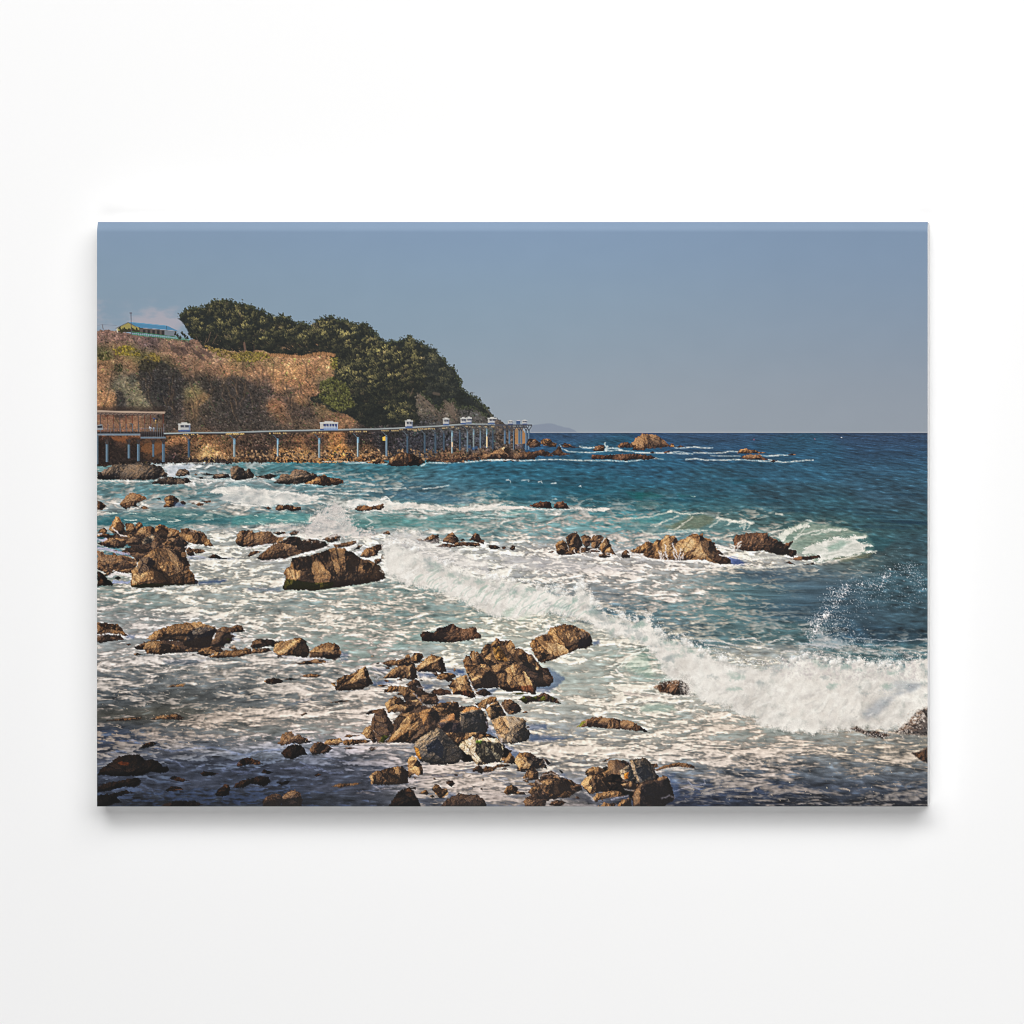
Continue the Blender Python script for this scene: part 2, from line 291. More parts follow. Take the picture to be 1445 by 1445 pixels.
s2 = fbm(x / 3.1 - y / 6, y / 2.6 + x / 9, 3, 9, .7)
s3 = fbm((x + y * .6) / 5, (y - x * .6) / 2.2, 2, 12)
k = 1 + .20 * s1 + .26 * s2 + .10 * s3
lc = (lc.mean(-1, keepdims=True) + (lc - lc.mean(-1, keepdims=True)) * .80) * 1.06 * np.clip(k, .35, 1.8)[..., None]
lc = lc + np.clip(s2 - .55, 0, 1)[..., None] * .22 * np.array((1, .72, .42), np.float32)       # dry straw catching the light
lc = lc * (1 - .35 * sstep(.5, 1.1, -s2)[..., None])
g = sstep(.35, 1.2, fbm(x / 11, y / 8, 3, 17)) * .35
lc = lc * (1 - g[..., None]) + g[..., None] * lc * np.array((.86, 1.02, .80), np.float32)
for wn_, pts_, col_, k_ in [('X', "440,830 520,790 660,790 760,850 860,900 890,980 800,1010 870,1080 900,1150 860,1250 700,1440 600,1380 560,1260 480,1150 440,1050 420,950", (50,47,46), .8),
     ('Y', "0,930 60,960 180,1020 290,1060 350,1130 370,1250 370,1380 300,1445 -350,1445 -330,1250 -200,1150 -330,1040 -250,980 -190,1010 -60,1090 -40,960", (60,54,50), .72), ('X', "200,990 300,950 380,930 420,1000 450,1130 480,1240 560,1290 300,1290 200,1280", (124,114,90), .7),
     ('X', "190,1080 230,1090 300,1170 300,1290 195,1290", (50,46,46), .8), ('X', "310,940 400,920 420,970 380,1060 330,1050", (62,62,58), .6), ('Y', "540,1040 640,1060 660,1140 600,1160 540,1120", (84,70,58), .6), ('Y', "870,1030 930,1010 930,1080 880,1100", (76,66,58), .7), ('Y', "180,810 230,830 290,900 330,970 260,930", (92,72,56), .6),
     ('Y', "540,1180 700,1230 800,1250 860,1330 760,1400 600,1380", (66,56,50), .65), ('S', "20,230 250,220 300,340 100,345", (58,48,44), .5), ('S', "490,240 640,220 720,300 560,340", (58,48,42), .55), ('S', "720,170 900,200 880,340 780,330", (66,52,46), .5), ('S', "1170,170 1445,180 1445,350 1200,360", (50,44,42), .5), ('R', "710,290 860,270 900,360 740,380", (58,48,44), .6)]:
    pd = sdist(P(wn_, pts_), x, y) + 2.4 * fbm(x / 6, y / 6, 3, 41)
    pm = (sstep(-2.2, 2.6, pd) * k_)[..., None]
    lc = lc * (1 - pm) + C(*col_) * np.clip(k, .4, 1.8)[..., None] * pm
mix(w, sstep(-.6, .6, d), lc)

HEADSRC = (lc, w)
# ---- pine wood: thousands of needle tufts, back row first ------------------
rng = np.random.RandomState(11)
WOOD = np.concatenate([P('X', "840,370 870,300 940,265 1010,260 1100,240 1160,205 1230,175 1310,180 1380,190"), P('Y', "0,190 60,220 110,210 200,240 260,265 330,285 370,330 460,350 500,330 560,350 640,390 660,410 740,400 800,430 880,380 960,350 1020,345 1100,375 1170,385 1230,415 1290,415 1380,410"),
    P('Z', "0,50 60,110 150,200 200,240 240,220 290,240 400,200 440,185 500,230 570,250 620,290 700,310 740,370 800,430 840,480 870,490 910,540 930,600 960,650 960,690 1010,740 1060,780 1110,810 1140,820 1165,870 1230,920 1290,1000 1330,1040 1250,1020 1130,930 1020,900 930,920 900,830 800,860 740,930 660,840 560,760 500,800 520,980 560,1080 300,1080 200,1090 0,1100"),
    P('Y', "1180,1340 1100,1330 1000,1300 960,1250 900,1230 840,1220 780,1170 860,1140 920,1100 900,1040 930,1000 1000,985 1050,960 1040,900 1060,860 1030,790 1000,745 950,722 900,728 860,740 820,742 760,735 700,750 650,728 600,742 540,755 490,742 430,725 390,712 330,690 260,682 200,704 140,684 60,706 0,690"), P('X', "1200,700 1080,660 1050,600 960,560 930,500 900,430")])
w = window(WOOD, 3); x, y = XX[w], YY[w]; d = sdist(WOOD, x, y) + 1.2 * fbm(x / 4, y / 4, 2, 31)
mix(w, sstep(-.8, 1.2, d) * .96, C(30, 34, 32) * (1 + .3 * fbm(x / 3, y / 3, 2, 33))[..., None])
_tr = np.random.RandomState(5)
def tuft(px, py, r, col, a=1.0):
    x0 = int(px - PX0 - r - 1); y0 = int(py - PY0 - r - 1); x1 = int(px - PX0 + r + 2); y1 = int(py - PY0 + r + 2)
    if x0 < 0 or y0 < 0 or x1 > PW or y1 > PH: return
    gx = XX[y0:y1, x0:x1] - px; gy = YY[y0:y1, x0:x1] - py
    th = np.arctan2(gy, gx); q1, q2, q3 = _tr.rand(3) * 6.283
    rr = r * (.80 + .20 * np.cos(2 * th + q1) + .13 * np.cos(3 * th + q2) + .09 * np.cos(5 * th + q3))
    m = np.clip((rr - np.hypot(gx, gy)) / .9 + .5, 0, 1) * a
    sh = (1 - .22 * (gx * .6 + gy) / r)[..., None]
    img[y0:y1, x0:x1] = img[y0:y1, x0:x1] * (1 - m[..., None]) + np.clip(col * sh, 0, 1) * m[..., None]
# dry scrub on the slope, one small dab per clump
hb0, hb1 = HEAD.min(0), HEAD.max(0); cd = rng.rand(30000, 2) * (hb1 - hb0) + hb0
sd = sdist(HEAD, cd[:, 0].astype(np.float32), cd[:, 1].astype(np.float32)); cd = cd[sd > .5]; cd = cd[sdist(WOOD, cd[:, 0].astype(np.float32), cd[:, 1].astype(np.float32)) < .3]; cd = cd[np.argsort(cd[:, 1])]
hw = HEADSRC[1]; hx0 = hw[1].start; hy0 = hw[0].start
clump = fbm(cd[:, 0].astype(np.float32) / 13, cd[:, 1].astype(np.float32) / 8, 3, 47)
for (px, py), cl_ in zip(cd, clump):
    iy = int(py - PY0) - hy0; ix = int(px - PX0) - hx0
    c = HEADSRC[0][min(max(iy, 0), HEADSRC[0].shape[0] - 1), min(max(ix, 0), HEADSRC[0].shape[1] - 1)]
    c = c * (.95 + .40 * cl_ + .09 * rng.randn())
    if c.mean() < .30: c = c * (.55 + 1.0 * rng.rand()) + (.10 * np.array((1, .8, .6), np.float32) if rng.rand() < .07 else 0)
    elif px > 290 and py < 565: c = c * 1.10
    if rng.rand() < .05: c = c * .55
    if rng.rand() < .05: c = c * np.array((.72, .95, .75), np.float32)
    tuft(px, py, .65 + 1.35 * rng.rand() ** 1.6, np.clip(c * np.array((1 + .04 * rng.randn(), 1, 1 - .04 * rng.randn()), np.float32), 0.04, 1), .85)
# dead grass stems lying down the slope, and a ragged fringe along the brow
for k_ in range(1500):
    px = 138 + rng.rand() * 340; py = 480 + rng.rand() * 130
    iy = int(py - PY0) - hy0; ix = int(px - PX0) - hx0
    if ix >= HEADSRC[0].shape[1] - 1 or iy >= HEADSRC[0].shape[0] - 1: continue
    if sdist(HEAD, np.array([[px]], np.float32), np.array([[py]], np.float32))[0, 0] < 3: continue
    c = HEADSRC[0][iy, ix] * (1.05 + .35 * rng.rand()); dx = 1.5 + 3.5 * rng.rand(); sl = .25 + .8 * rng.rand()
    if rng.rand() < .35: c = c * .5
    line([(px, py), (px + dx, py + dx * sl)], .7, np.clip(c, 0, 1), .6)
# rubble beach along the waterline
for k_ in range(1500):
    px = 255 + rng.rand() * 480; py = 636 + rng.rand() * 17 - (px - 300) * .006
    if py < 640 and rng.rand() < .5: continue
    if px < 330 and py < 645: continue
    v_ = rng.rand(); c = C(176, 144, 112) * (.28 + .72 * v_) if v_ > .4 else C(56, 48, 46)
    if py > 649: c = c * .5
    if px > 600: c = c * .8
    tuft(px, py, .9 + 1.3 * rng.rand(), c, .9)
for k_ in range(420):
    px = 137 + rng.rand() * 190; py = 648 + rng.rand() * 6; tuft(px, py, .9 + 1.2 * rng.rand(), C(70, 60, 56) * (.4 + .8 * rng.rand()), .9)
# crowns: each a mound that is lit from the upper left
bx0, by0 = WOOD.min(0); bx1, by1 = WOOD.max(0)
cand = rng.rand(3400, 2) * (bx1 - bx0, by1 - by0) + (bx0, by0)
sd = sdist(WOOD, cand[:, 0].astype(np.float32), cand[:, 1].astype(np.float32))
crowns = cand[sd > 1.5]; cs = sd[sd > 1.5]
order = np.argsort(crowns[:, 1] + rng.rand(len(crowns)) * 8); crowns = crowns[order]; cs = cs[order]
_lf = fbm(XX / 20, YY / 14, 3, 73)
def lowf(a, b): return _lf[min(max(int(b) - PY0, 0), PH - 1), min(max(int(a) - PX0, 0), PW - 1)]
LIT = [(270,445,1.0),(300,450,1.05),(330,460,.95),(370,470,.95),(420,475,.95),(470,465,1.05),(500,480,1.05),(300,490,.45),(350,492,.3),(400,490,.25),(440,498,.22),(480,500,.5),(520,500,1.0),(560,485,1.1),(590,495,.95),(610,520,.75),(640,540,.4),(660,570,.35),
(500,530,1.0),(530,530,.95),(560,520,1.0),(590,520,.8),(470,550,.75),(490,560,.7),(520,560,.45),(550,555,.35),(600,545,.4),(630,560,.3),(580,580,.25),(520,590,.22),(500,590,.3),(480,580,.5),(560,590,.2),(572,575,1.2),(575,583,1.2),(565,590,1.1),(560,598,.9),(460,560,.85),(600,560,.3),(690,590,.35)]
for (cx, cy), s in zip(crowns, cs):
    L = float(field(LIT, np.array([[cx]], np.float32), np.array([[cy]], np.float32), 14, 12)[0, 0, 0]) if False else None
    q = np.array(LIT); wq = np.exp(-((q[:, 0] - cx) / 16) ** 2 - ((q[:, 1] - cy) / 12) ** 2) + 1e-6
    L = (wq * q[:, 2]).sum() / wq.sum() * (.3 if rng.rand() < .26 else .7 + .65 * rng.rand())
    L *= float(np.clip(.86 + .75 * lowf(cx, cy), .25, 1.35))
    R = min(1.8 + 3.4 * rng.rand() ** 1.5, s + 1.6)
    hue = rng.rand()
    n = int(5 + R * 4.2)
    for j in range(n):
        a = rng.rand() * 6.283; rr = R * np.sqrt(rng.rand())
        ox, oy = np.cos(a) * rr * 1.15, np.sin(a) * rr * .85
        lt = .5 - (ox * .5 + oy * .8) / R * .55 + rng.randn() * .20
        lt = np.clip(lt, 0, 1.1) * L
        c = C(22, 26, 27) * (1 - lt) + (C(138, 126, 82) * (1 - .35 * hue) + C(108, 112, 72) * .35 * hue) * lt
        if hue > .95 and cx < 600: c = c * .6 + C(112, 92, 78) * .4 * (.4 + lt)
        if cx > 600: c = c * .8 + C(64, 70, 74) * .2
        if rng.rand() < .5: tuft(cx + ox, cy + oy, .6 + .95 * rng.rand(), c, .88)
        else: line([(cx + ox, cy + oy), (cx + ox + ox / R * 1.4 + rng.randn() * .6, cy + oy - 1.0 - 1.4 * rng.rand())], .8, np.clip(c * 1.08, 0, 1), .85)
# ragged skyline of single sprays
for i in range(len(WOOD) - 1):
    (ax, ay), (bx, by) = WOOD[i], WOOD[i + 1]
    if i > 66: break
    n = int(np.hypot(bx - ax, by - ay) / 1.5) + 1
    for j in range(n):
        f = rng.rand(); px, py = ax + (bx - ax) * f, ay + (by - ay) * f
        if py > 590: continue
        big = rng.rand() < .16; ex, ey = (rng.randn() * 1.5, -2.2 - 2.2 * rng.rand()) if big else (0, 0)
        for kk in range(9 if big else 3):
            tuft(px + ex * kk / 9 + rng.randn() * (1.0 if big else 1.6), py + ey * kk / 9 + rng.randn() * (1.0 if big else 1.8) + .3, .6 + .7 * rng.rand(), C(58, 62, 46) * (.5 + .9 * rng.rand()), .9)
for k_ in range(420):
    f = rng.rand(); px = 372 + f * 100; py = 503 - 1.5 * np.sin(f * 9) - 2.5 * (f > .55) * np.sin((f - .55) * 7); hgt = 1.5 + 3.2 * rng.rand()
    line([(px, py + 1.5), (px + rng.randn() * 1.2, py - hgt * .6)], .7, C(176, 128, 88) * (.65 + .5 * rng.rand()), .7)
# gullies running down the face, each a dark crease beside a lit rib
for k_ in range(46):
    px = 150 + rng.rand() * 320; py = 505 + rng.rand() * 70; pts_ = [(px, py)]
    for j_ in range(5): px += rng.randn() * 3 + (1.2 if px > 260 else -.6); py += 4 + 5 * rng.rand(); pts_.append((px, py))
    if min(p_[1] for p_ in pts_) < 500 or max(p_[1] for p_ in pts_) > 604: continue
    if sdist(WOOD, np.array([[pts_[-1][0]]], np.float32), np.array([[pts_[-1][1]]], np.float32))[0, 0] > -3: continue
    line(pts_, 1.2 + 1.6 * rng.rand(), C(58, 48, 42), .42, 1.6); line([(a_ - 2.2, b_ - .6) for a_, b_ in pts_], 1.0, C(190, 146, 104), .22, 1.4)
# trunks under the near edge of the wood
for pts, c in [("1010,540 1040,600 1060,620", (96,76,66)), ("1120,560 1100,620 1090,650", (110,88,74)), ("1160,500 1130,600", (120,96,80)), ("1230,520 1180,620", (104,82,70))]:
    line(P('X', pts), 1.0, C(*c), .7)
line(P('Y', "130,610 140,690"), 2.8, C(120, 92, 80), .8)
line(P('Y', "230,640 232,700"), 1.2, C(84, 66, 58), .7); line(P('Z', "445,790 480,710"), 1.0, C(120, 100, 86), .6)
# bare gullies on the seaward slope
for pts, c, wd in [("520,760 570,840 640,900 700,980", (124,106,90), 2.2), ("560,790 640,860 720,960 760,1020", (112,96,84), 1.8), ("690,760 740,770", (116,98,84), 4), ("800,840 860,900 900,960", (116,100,88), 4.5), ("830,900 880,980 920,1020", (108,92,80), 3.5),
     ("1060,960 1110,1040", (104,96,92), 1.6), ("1150,960 1230,1050", (96,88,84), 1.6), ("1110,930 1180,1010", (88,80,76), 1.6), ("1230,930 1290,1010", (104,92,86), 1.4)]:
    line(P('Z', pts), wd, C(*c), .6, 2.0)
# scrub in front of the wood, sunlit
for wn_, pts, col in [('Y', "20,740 100,710 200,700 330,700 400,750 300,790 180,800 80,800", (134,118,56)), ('X', "160,680 250,650 330,640 400,680 440,740 330,730 200,720", (150,132,54)), ('X', "480,770 560,700 640,740 640,790 540,800", (124,106,52)),
     ('X', "10,740 60,710 140,720 150,770 60,790", (84,80,46)), ('X', "1100,640 1250,680 1440,720 1440,770 1250,740", (132,112,62)), ('Y', "1010,760 1080,760 1080,860 1020,870", (118,110,54)), ('Y', "900,1010 1050,960 1180,1040 1250,1250 1100,1300 900,1180", (92,92,52)),
     ('X', "190,830 260,830 260,890 180,900", (60,60,40)), ('X', "420,800 520,780 640,830 560,900 440,880", (56,52,40))]:
    pl = P(wn_, pts); b0, b1 = pl.min(0), pl.max(0); cd = rng.rand(int((b1 - b0).prod() / 3.2), 2) * (b1 - b0) + b0
    sd = sdist(pl, cd[:, 0].astype(np.float32), cd[:, 1].astype(np.float32))
    for (px, py), s in zip(cd, sd):
        if s > -.8: tuft(px, py, .9 + rng.rand() * 1.1, C(*col) * (.45 + .85 * rng.rand()), .85)
# slanting shadows on the slope under the wood
for pts in ["600,590 640,680 620,720 600,640", "720,590 800,640 880,740 840,740 760,680", "820,640 900,660 930,720 880,730", "960,650 1060,720 1120,790 1080,790 1000,720", "1040,650 1140,700 1200,760 1150,760 1060,700", "900,600 960,610 970,650 900,640"]:
    area(P('X', pts), C(72, 58, 56), 2.0, .8, 3, .6)

# ---- house, fence and poles on the hilltop ---------------------------------
area(P('X', "215,495 225,450 320,400 400,440 480,460 820,490 800,545 600,520 430,510 340,500"), C(66, 58, 52), .8, .3, 3)
area(P('X', "205,490 215,450 320,405 400,430 440,465 430,480 330,470 250,480"), C(172, 160, 92), .8, .3, 3, .85)
for a_ in [(232,455), (262,475), (285,465), (330,470), (360,462), (405,470), (440,475), (300,480), (470,490), (250,490), (380,480)]:
    px, py = P('X', f"{a_[0]},{a_[1]}")[0]
    tuft(px, py, 2.2, C(44, 44, 30)); tuft(px + .8, py + 1.5, 1.8, C(60, 58, 36))
area(P('X', "435,462 690,478 690,530 440,505"), C(92, 84, 78), .7)
for a_ in range(0, 5): rect(*(P('X', f"{470+a_*48},{474+a_*2}")[0]), *(P('X', f"{496+a_*48},{512+a_*5}")[0]), C(48, 46, 48))
area(P('X', "690,478 822,488 800,540 690,530"), C(118, 126, 134), .7)
area(P('X', "318,398 430,404 720,434 825,484 690,472 440,452 400,440"), C(80, 132, 166), .6)
area(P('X', "318,398 430,402 720,432 725,440 430,412"), C(100, 152, 184), .6)
line(P('X', "195,460 320,400 400,442"), .9, C(96, 96, 90)); line(P('X', "205,470 212,498"), 1.6, C(206, 200, 180))
for i in range(30):
    px, py = P('X', f"{355+i*20},{498+i*2.7}")[0]
    rect(px, py, px + .6, py + 4, C(44, 104, 76))
line(P('X', "355,496 500,510 940,566"), .9, C(58, 128, 92)); line(P('X', "355,520 500,535 940,580"), 1.0, C(70, 140, 104), .8)
for a_ in range(0, 9):
    px, py = P('X', f"{800+a_*24},{500+ (a_%3)*22}")[0]; tuft(px, py + 2, 2.4, C(38, 42, 32)); tuft(px, py - .5, 1.3, C(54, 54, 38))
line(P('X', "348,302 354,522"), 1.1, C(88, 86, 96)); line(P('X', "338,304 356,304"), 1.0, C(90, 86, 96)); line(P('X', "58,420 66,470"), .9, C(96, 88, 90))
line(P('X', "10,430 58,422 200,430"), .5, C(120, 124, 136), .6); line(P('X', "712,436 714,470"), .8, C(60, 84, 100))
line(P('Z', "1060,752 1100,752"), .8, C(100, 96, 100), .7); line(P('Z', "1082,750 1076,800"), .7, C(90, 86, 92), .7)
# ---- viaduct railway: station, deck, piers, cars ---------------------------
BLUE, BLUED, STEEL = C(118, 134, 146), C(66, 96, 120), C(120, 130, 138)
def pier(w_, x_, y0, y1, wd=3.2, lit=0.5, arms=True, colr=None):
    (px, a), (_, b) = P(w_, f"{x_},{y0} {x_},{y1}")
    c = BLUE if colr is None else colr
    rect(px - wd / 2, a, px + wd / 2, b, c * .72)
    rect(px - wd / 2, a, px - wd / 2 + wd * .45, b, c * (.8 + .4 * lit))
    if arms:
        line([(px, a + 2), (px - 5, a - 4), (px - 7, a - 5)], 1.1, C(86, 92, 96)); line([(px, a + 2), (px + 5, a - 4), (px + 7, a - 5)], 1.1, C(60, 58, 60))
# dark hollow under the station
area(P('R', "0,180 700,200 690,300 640,440 0,470"), C(44, 36, 34), 6, 2, 6, .55)
area(P('R', "150,190 320,195 300,250 170,230"), C(146, 96, 62), 3, 2, 4, .6); area(P('R', "450,270 680,240 680,330 600,380 450,340"), C(140, 96, 62), 4, 2.5, 4, .5)
for x_, a_, b_, wd in [(8, 180, 470, 3.0), (105, 235, 448, 3.6), (328, 270, 410, 3.4), (425, 262, 438, 3.8), (577, 260, 395, 2.6), (680, 250, 448, 3.8)]:
    pier('R', x_, a_, b_, wd, .35, False, C(110, 128, 142))
for x_ in (105, 328, 425, 577, 680):
    px, py = P('R', f"{x_},232")[0]
    line([(px, py + 4), (px - 4, py - 2)], 1.1, C(58, 52, 52)); line([(px, py + 4), (px + 4, py - 2)], 1.1, C(58, 52, 52)); rect(px - 1.6, py - 2, px + 1.6, py + 5, C(70, 62, 60))
area(P('R', "0,-120 690,-120 700,150 0,150"), C(70, 52, 44), 1, 0, 4, .10)
area(P('R', "0,-112 690,-112 690,-30 0,-40"), C(52, 40, 36), 5, 0, 4, .55); area(P('R', "0,10 690,10 690,100 0,100"), C(150, 116, 88), 6, 3, 4, .35)
for i, x_ in enumerate([38, 112, 170, 236, 298, 362, 424, 488, 548, 612, 678]):
    line(P('R', f"{x_},-66 {x_},150"), 1.2, C(104, 56, 44) if i % 3 else C(84, 70, 68)); line(P('R', f"{x_},-50 {x_-22},-70"), .8, C(90, 72, 64)); line(P('R', f"{x_+3},60 {x_+3},160"), .8, C(92, 104, 112))
area(P('X', "0,1294 700,1310 690,1328 0,1316"), C(176, 152, 134), .6); area(P('X', "0,1316 690,1328 560,1345 0,1338"), C(84, 68, 64), .8)
for i in range(16): line(P('X', f"{10+i*42},{1338+i*.4} {40+i*42},{1322+i*.4}"), .9, C(150, 130, 116), .8)
rect(*P('R', "0,138")[0], *P('R', "690,160")[0], C(52, 44, 44)); rect(*P('R', "0,160")[0], *P('R', "445,178")[0], C(112, 122, 132)); rect(*P('R', "445,190")[0], *P('R', "705,208")[0], C(106, 116, 126)); rect(*P('R', "445,160")[0], *P('R', "705,190")[0], C(44, 38, 40))
for x_ in range(440, 700, 22): line(P('R', f"{x_},100 {x_},192"), .6, C(120, 124, 128), .7)
for x_ in range(5, 440, 34): line(P('R', f"{x_},108 {x_},160"), .6, C(112, 112, 116), .6)
line(P('R', "0,112 440,116"), .7, C(120, 116, 116), .7); line(P('R', "440,104 700,108"), .7, C(110, 108, 110), .7)
area(P('R', "0,70 60,66 66,120 0,124"), C(150, 164, 176), .8, 0, 4, .7); area(P('R', "5,78 58,76 58,98 5,100"), C(44, 48, 56), .6)
for a_, c in [("545,100", (206,210,214)), ("580,110", (150,160,176)), ("600,30", (206,170,110)), ("350,60", (96,96,92)), ("585,8", (70,84,120)), ("612,12", (40,40,48))]:
    px, py = P('R', a_)[0]; tuft(px, py, 2.0, C(*c), .85); rect(px - .8, py, px + .8, py + 4, C(*c) * .7)
# deck line
DECK = np.concatenate([P('R', "690,158 1000,150 1445,148"), P('S', "100,144 500,131 900,123 1445,112"), P('Z', "0,1128 400,1112 800,1090 1050,1072 1250,1076 1380,1080 1445,1082"), P('-', "720,601 742,601")])
line(DECK + np.array([0, 2.0], np.float32), 2.2, C(58, 50, 48), .8); line(DECK, 1.9, C(160, 166, 166)); line(DECK + np.array([0, .9], np.float32), .8, C(104, 106, 108), .9)
for w_, x_, y_ in [('R', 1400, 165), ('S', 40, 160), ('S', 470, 155), ('S', 895, 148), ('S', 1290, 138), ('Z', 240, 1140), ('Z', 425, 1130), ('Z', 610, 1122), ('R', 945, 168)]:
    px, py = P(w_, f"{x_},{y_}")[0]
    for k in range(9):
        if rng.rand() < .78: rect(px - 12 + k * 2.8, py - 1.0, px - 10 + k * 2.8, py + .9, C(206, 176, 122), .8)
for a_ in [(600,1108),(650,1100),(790,1098),(830,1092),(880,1086),(930,1098),(1020,1080),(1070,1086),(1150,1080),(1215,1084),(1290,1082),(1330,1082),(500,1124),(550,1116)]:
    px, py = P('Z', f"{a_[0]},{a_[1]+18}")[0]; rect(px - 2.6, py - 1, px + 2.2, py + .8, C(198, 172, 130), .75)
for w_, x_, a_, b_, wd, lit in [('R', 940, 215, 400, 3.0, .25), ('R', 1402, 215, 395, 2.6, 1.2), ('S', 30, 210, 395, 2.6, 1.0), ('S', 472, 210, 390, 2.7, 1.0), ('S', 895, 205, 405, 2.8, 1.0), ('S', 1288, 195, 395, 2.8, .9),
    ('Z', 208, 1185, 1400, 2.8, .7), ('Z', 420, 1180, 1370, 2.6, .3), ('Z', 597, 1165, 1370, 2.5, .2), ('Z', 706, 1155, 1370, 2.4, .2), ('Z', 792, 1150, 1340, 2.2, .15), ('Z', 876, 1140, 1370, 2.3, .8), ('Z', 956, 1135, 1340, 2.2, .2),
    ('Z', 1032, 1130, 1355, 2.3, .35), ('Z', 1095, 1125, 1330, 1.9, .8), ('Z', 1164, 1120, 1320, 1.9, .5), ('Z', 1228, 1120, 1315, 2.0, 1.1), ('Z', 1290, 1120, 1330, 1.7, .1), ('Z', 1345, 1120, 1330, 1.7, .1), ('Z', 1405, 1110, 1320, 1.8, .15)]:
    warm = lit > .75
    pier(w_, x_, a_, b_, wd, lit, True, C(136, 146, 148) if warm else (BLUE if lit > .3 else C(88, 106, 122)))
    px, py = P(w_, f"{x_},{a_}")[0]
    if warm: rect(px - wd / 2, py, px + wd / 2, py + 8, C(120, 156, 178), .6)
px, py = P('Z', "1228,1200")[0]; rect(px - .9, py, px + .9, py + 15, C(206, 176, 140), .9); px, py = P('Z', "876,1270")[0]; rect(px - .9, py - 2, px + .9, py + 5, C(206, 170, 140), .9)
area(P('Z', "165,1205 195,1200 195,1245 165,1245"), C(212, 164, 84), .6)
for a_ in ("1050,1290", "1090,1310", "1120,1300"): px, py = P('Z', a_)[0]; rect(px - 2, py, px + 2, py + 4, C(60, 92, 130), .6)
def car(w_, x0, y0, x1, y1, shade=.88, left_lit=True):
    (ax, ay), (bx, by) = P(w_, f"{x0},{y0} {x1},{y1}"); h = by - ay; wd = bx - ax
    rect(ax - .6, ay, bx + .6, ay + h * .2, C(226, 224, 220) * shade); rect(ax + wd * .25, ay - h * .12, bx - wd * .25, ay + h * .06, C(232, 230, 226) * shade)
    rect(ax, ay + h * .2, bx, ay + h * .48, C(70, 72, 84)); rect(ax, ay + h * .48, bx, ay + h * .8, C(206, 206, 208) * shade); rect(ax, ay + h * .78, bx, by, C(66, 92, 138))
    rect(ax, ay + h * .2, ax + wd * .18, ay + h * .8, C(222, 216, 206) * shade); rect(ax + wd * .48, ay + h * .2, ax + wd * .56, ay + h * .5, C(200, 202, 206) * shade)
    rect(bx - wd * .12, ay + h * .2, bx, ay + h * .8, C(120, 130, 152))
car('R', 832, 55, 952, 140)
car('S', 903, 42, 1083, 125)
for k in range(5):
    px, py = P('S', f"{945+k*28},62")[0]; rect(px, py, px + 2.6, py + 3.4, C(58, 70, 118)); rect(px + 2.7, py, px + 3.5, py + 7, C(196, 204, 216))
px, py = P('S', "940,95")[0]; rect(px, py, px + 19.5, py + 4, C(150, 168, 200), .7)
car('Z', 398, 1036, 472, 1112); car('Z', 783, 1016, 844, 1086); car('Z', 962, 1010, 1016, 1076); car('Z', 1020, 1006, 1072, 1070); car('Z', 1240, 1010, 1325, 1074)
# pier head at the point
area(P('U', "-60,230 0,245 40,290 90,380 140,420 140,540 -60,560"), C(78, 74, 76), 1.6, 1.8, 3, .9)
for k in range(420):
    px = 699 + rng.rand() * 27; py = 592 + rng.rand() * 46
    if py < 594 + (px - 699) * .55 - 4: continue
    tuft(px, py, .8 + 1.5 * rng.rand(), C(112, 98, 88) * (.35 + .8 * rng.rand()), .85)
area(P('U', "136,330 160,320 215,325 262,390 270,440 235,480 140,486"), C(152, 122, 92), 1.0, .8, 3)
for x_ in (150, 232): line(P('U', f"{x_},350 {x_+6},470"), 1.2, C(150, 110, 74), .5, 1.4)
rect(*P('U', "-60,282")[0], *P('U', "318,296")[0], C(74, 74, 82))
for x_ in (86, 132, 186, 208, 256, 284, 40):
    b_ = 540 if x_ in (132, 256, 284) else 480
    rect(*P('U', f"{x_-9},330")[0], *P('U', f"{x_+9},{b_}")[0], C(78, 98, 118) if x_ != 132 else C(52, 60, 72)); rect(*P('U', f"{x_-9},330")[0], *P('U', f"{x_-2},{b_}")[0], C(124, 140, 150), .7)
    line(P('U', f"{x_},345 {x_-30},296"), 1.3, C(64, 66, 76)); line(P('U', f"{x_},345 {x_+30},296"), 1.3, C(64, 66, 76))
car('U', 72, 244, 122, 282); car('U', 218, 240, 264, 282); rect(*P('U', "155,238")[0], *P('U', "196,280")[0], C(64, 88, 124)); rect(*P('U', "155,238")[0], *P('U', "196,246")[0], C(190, 190, 196))
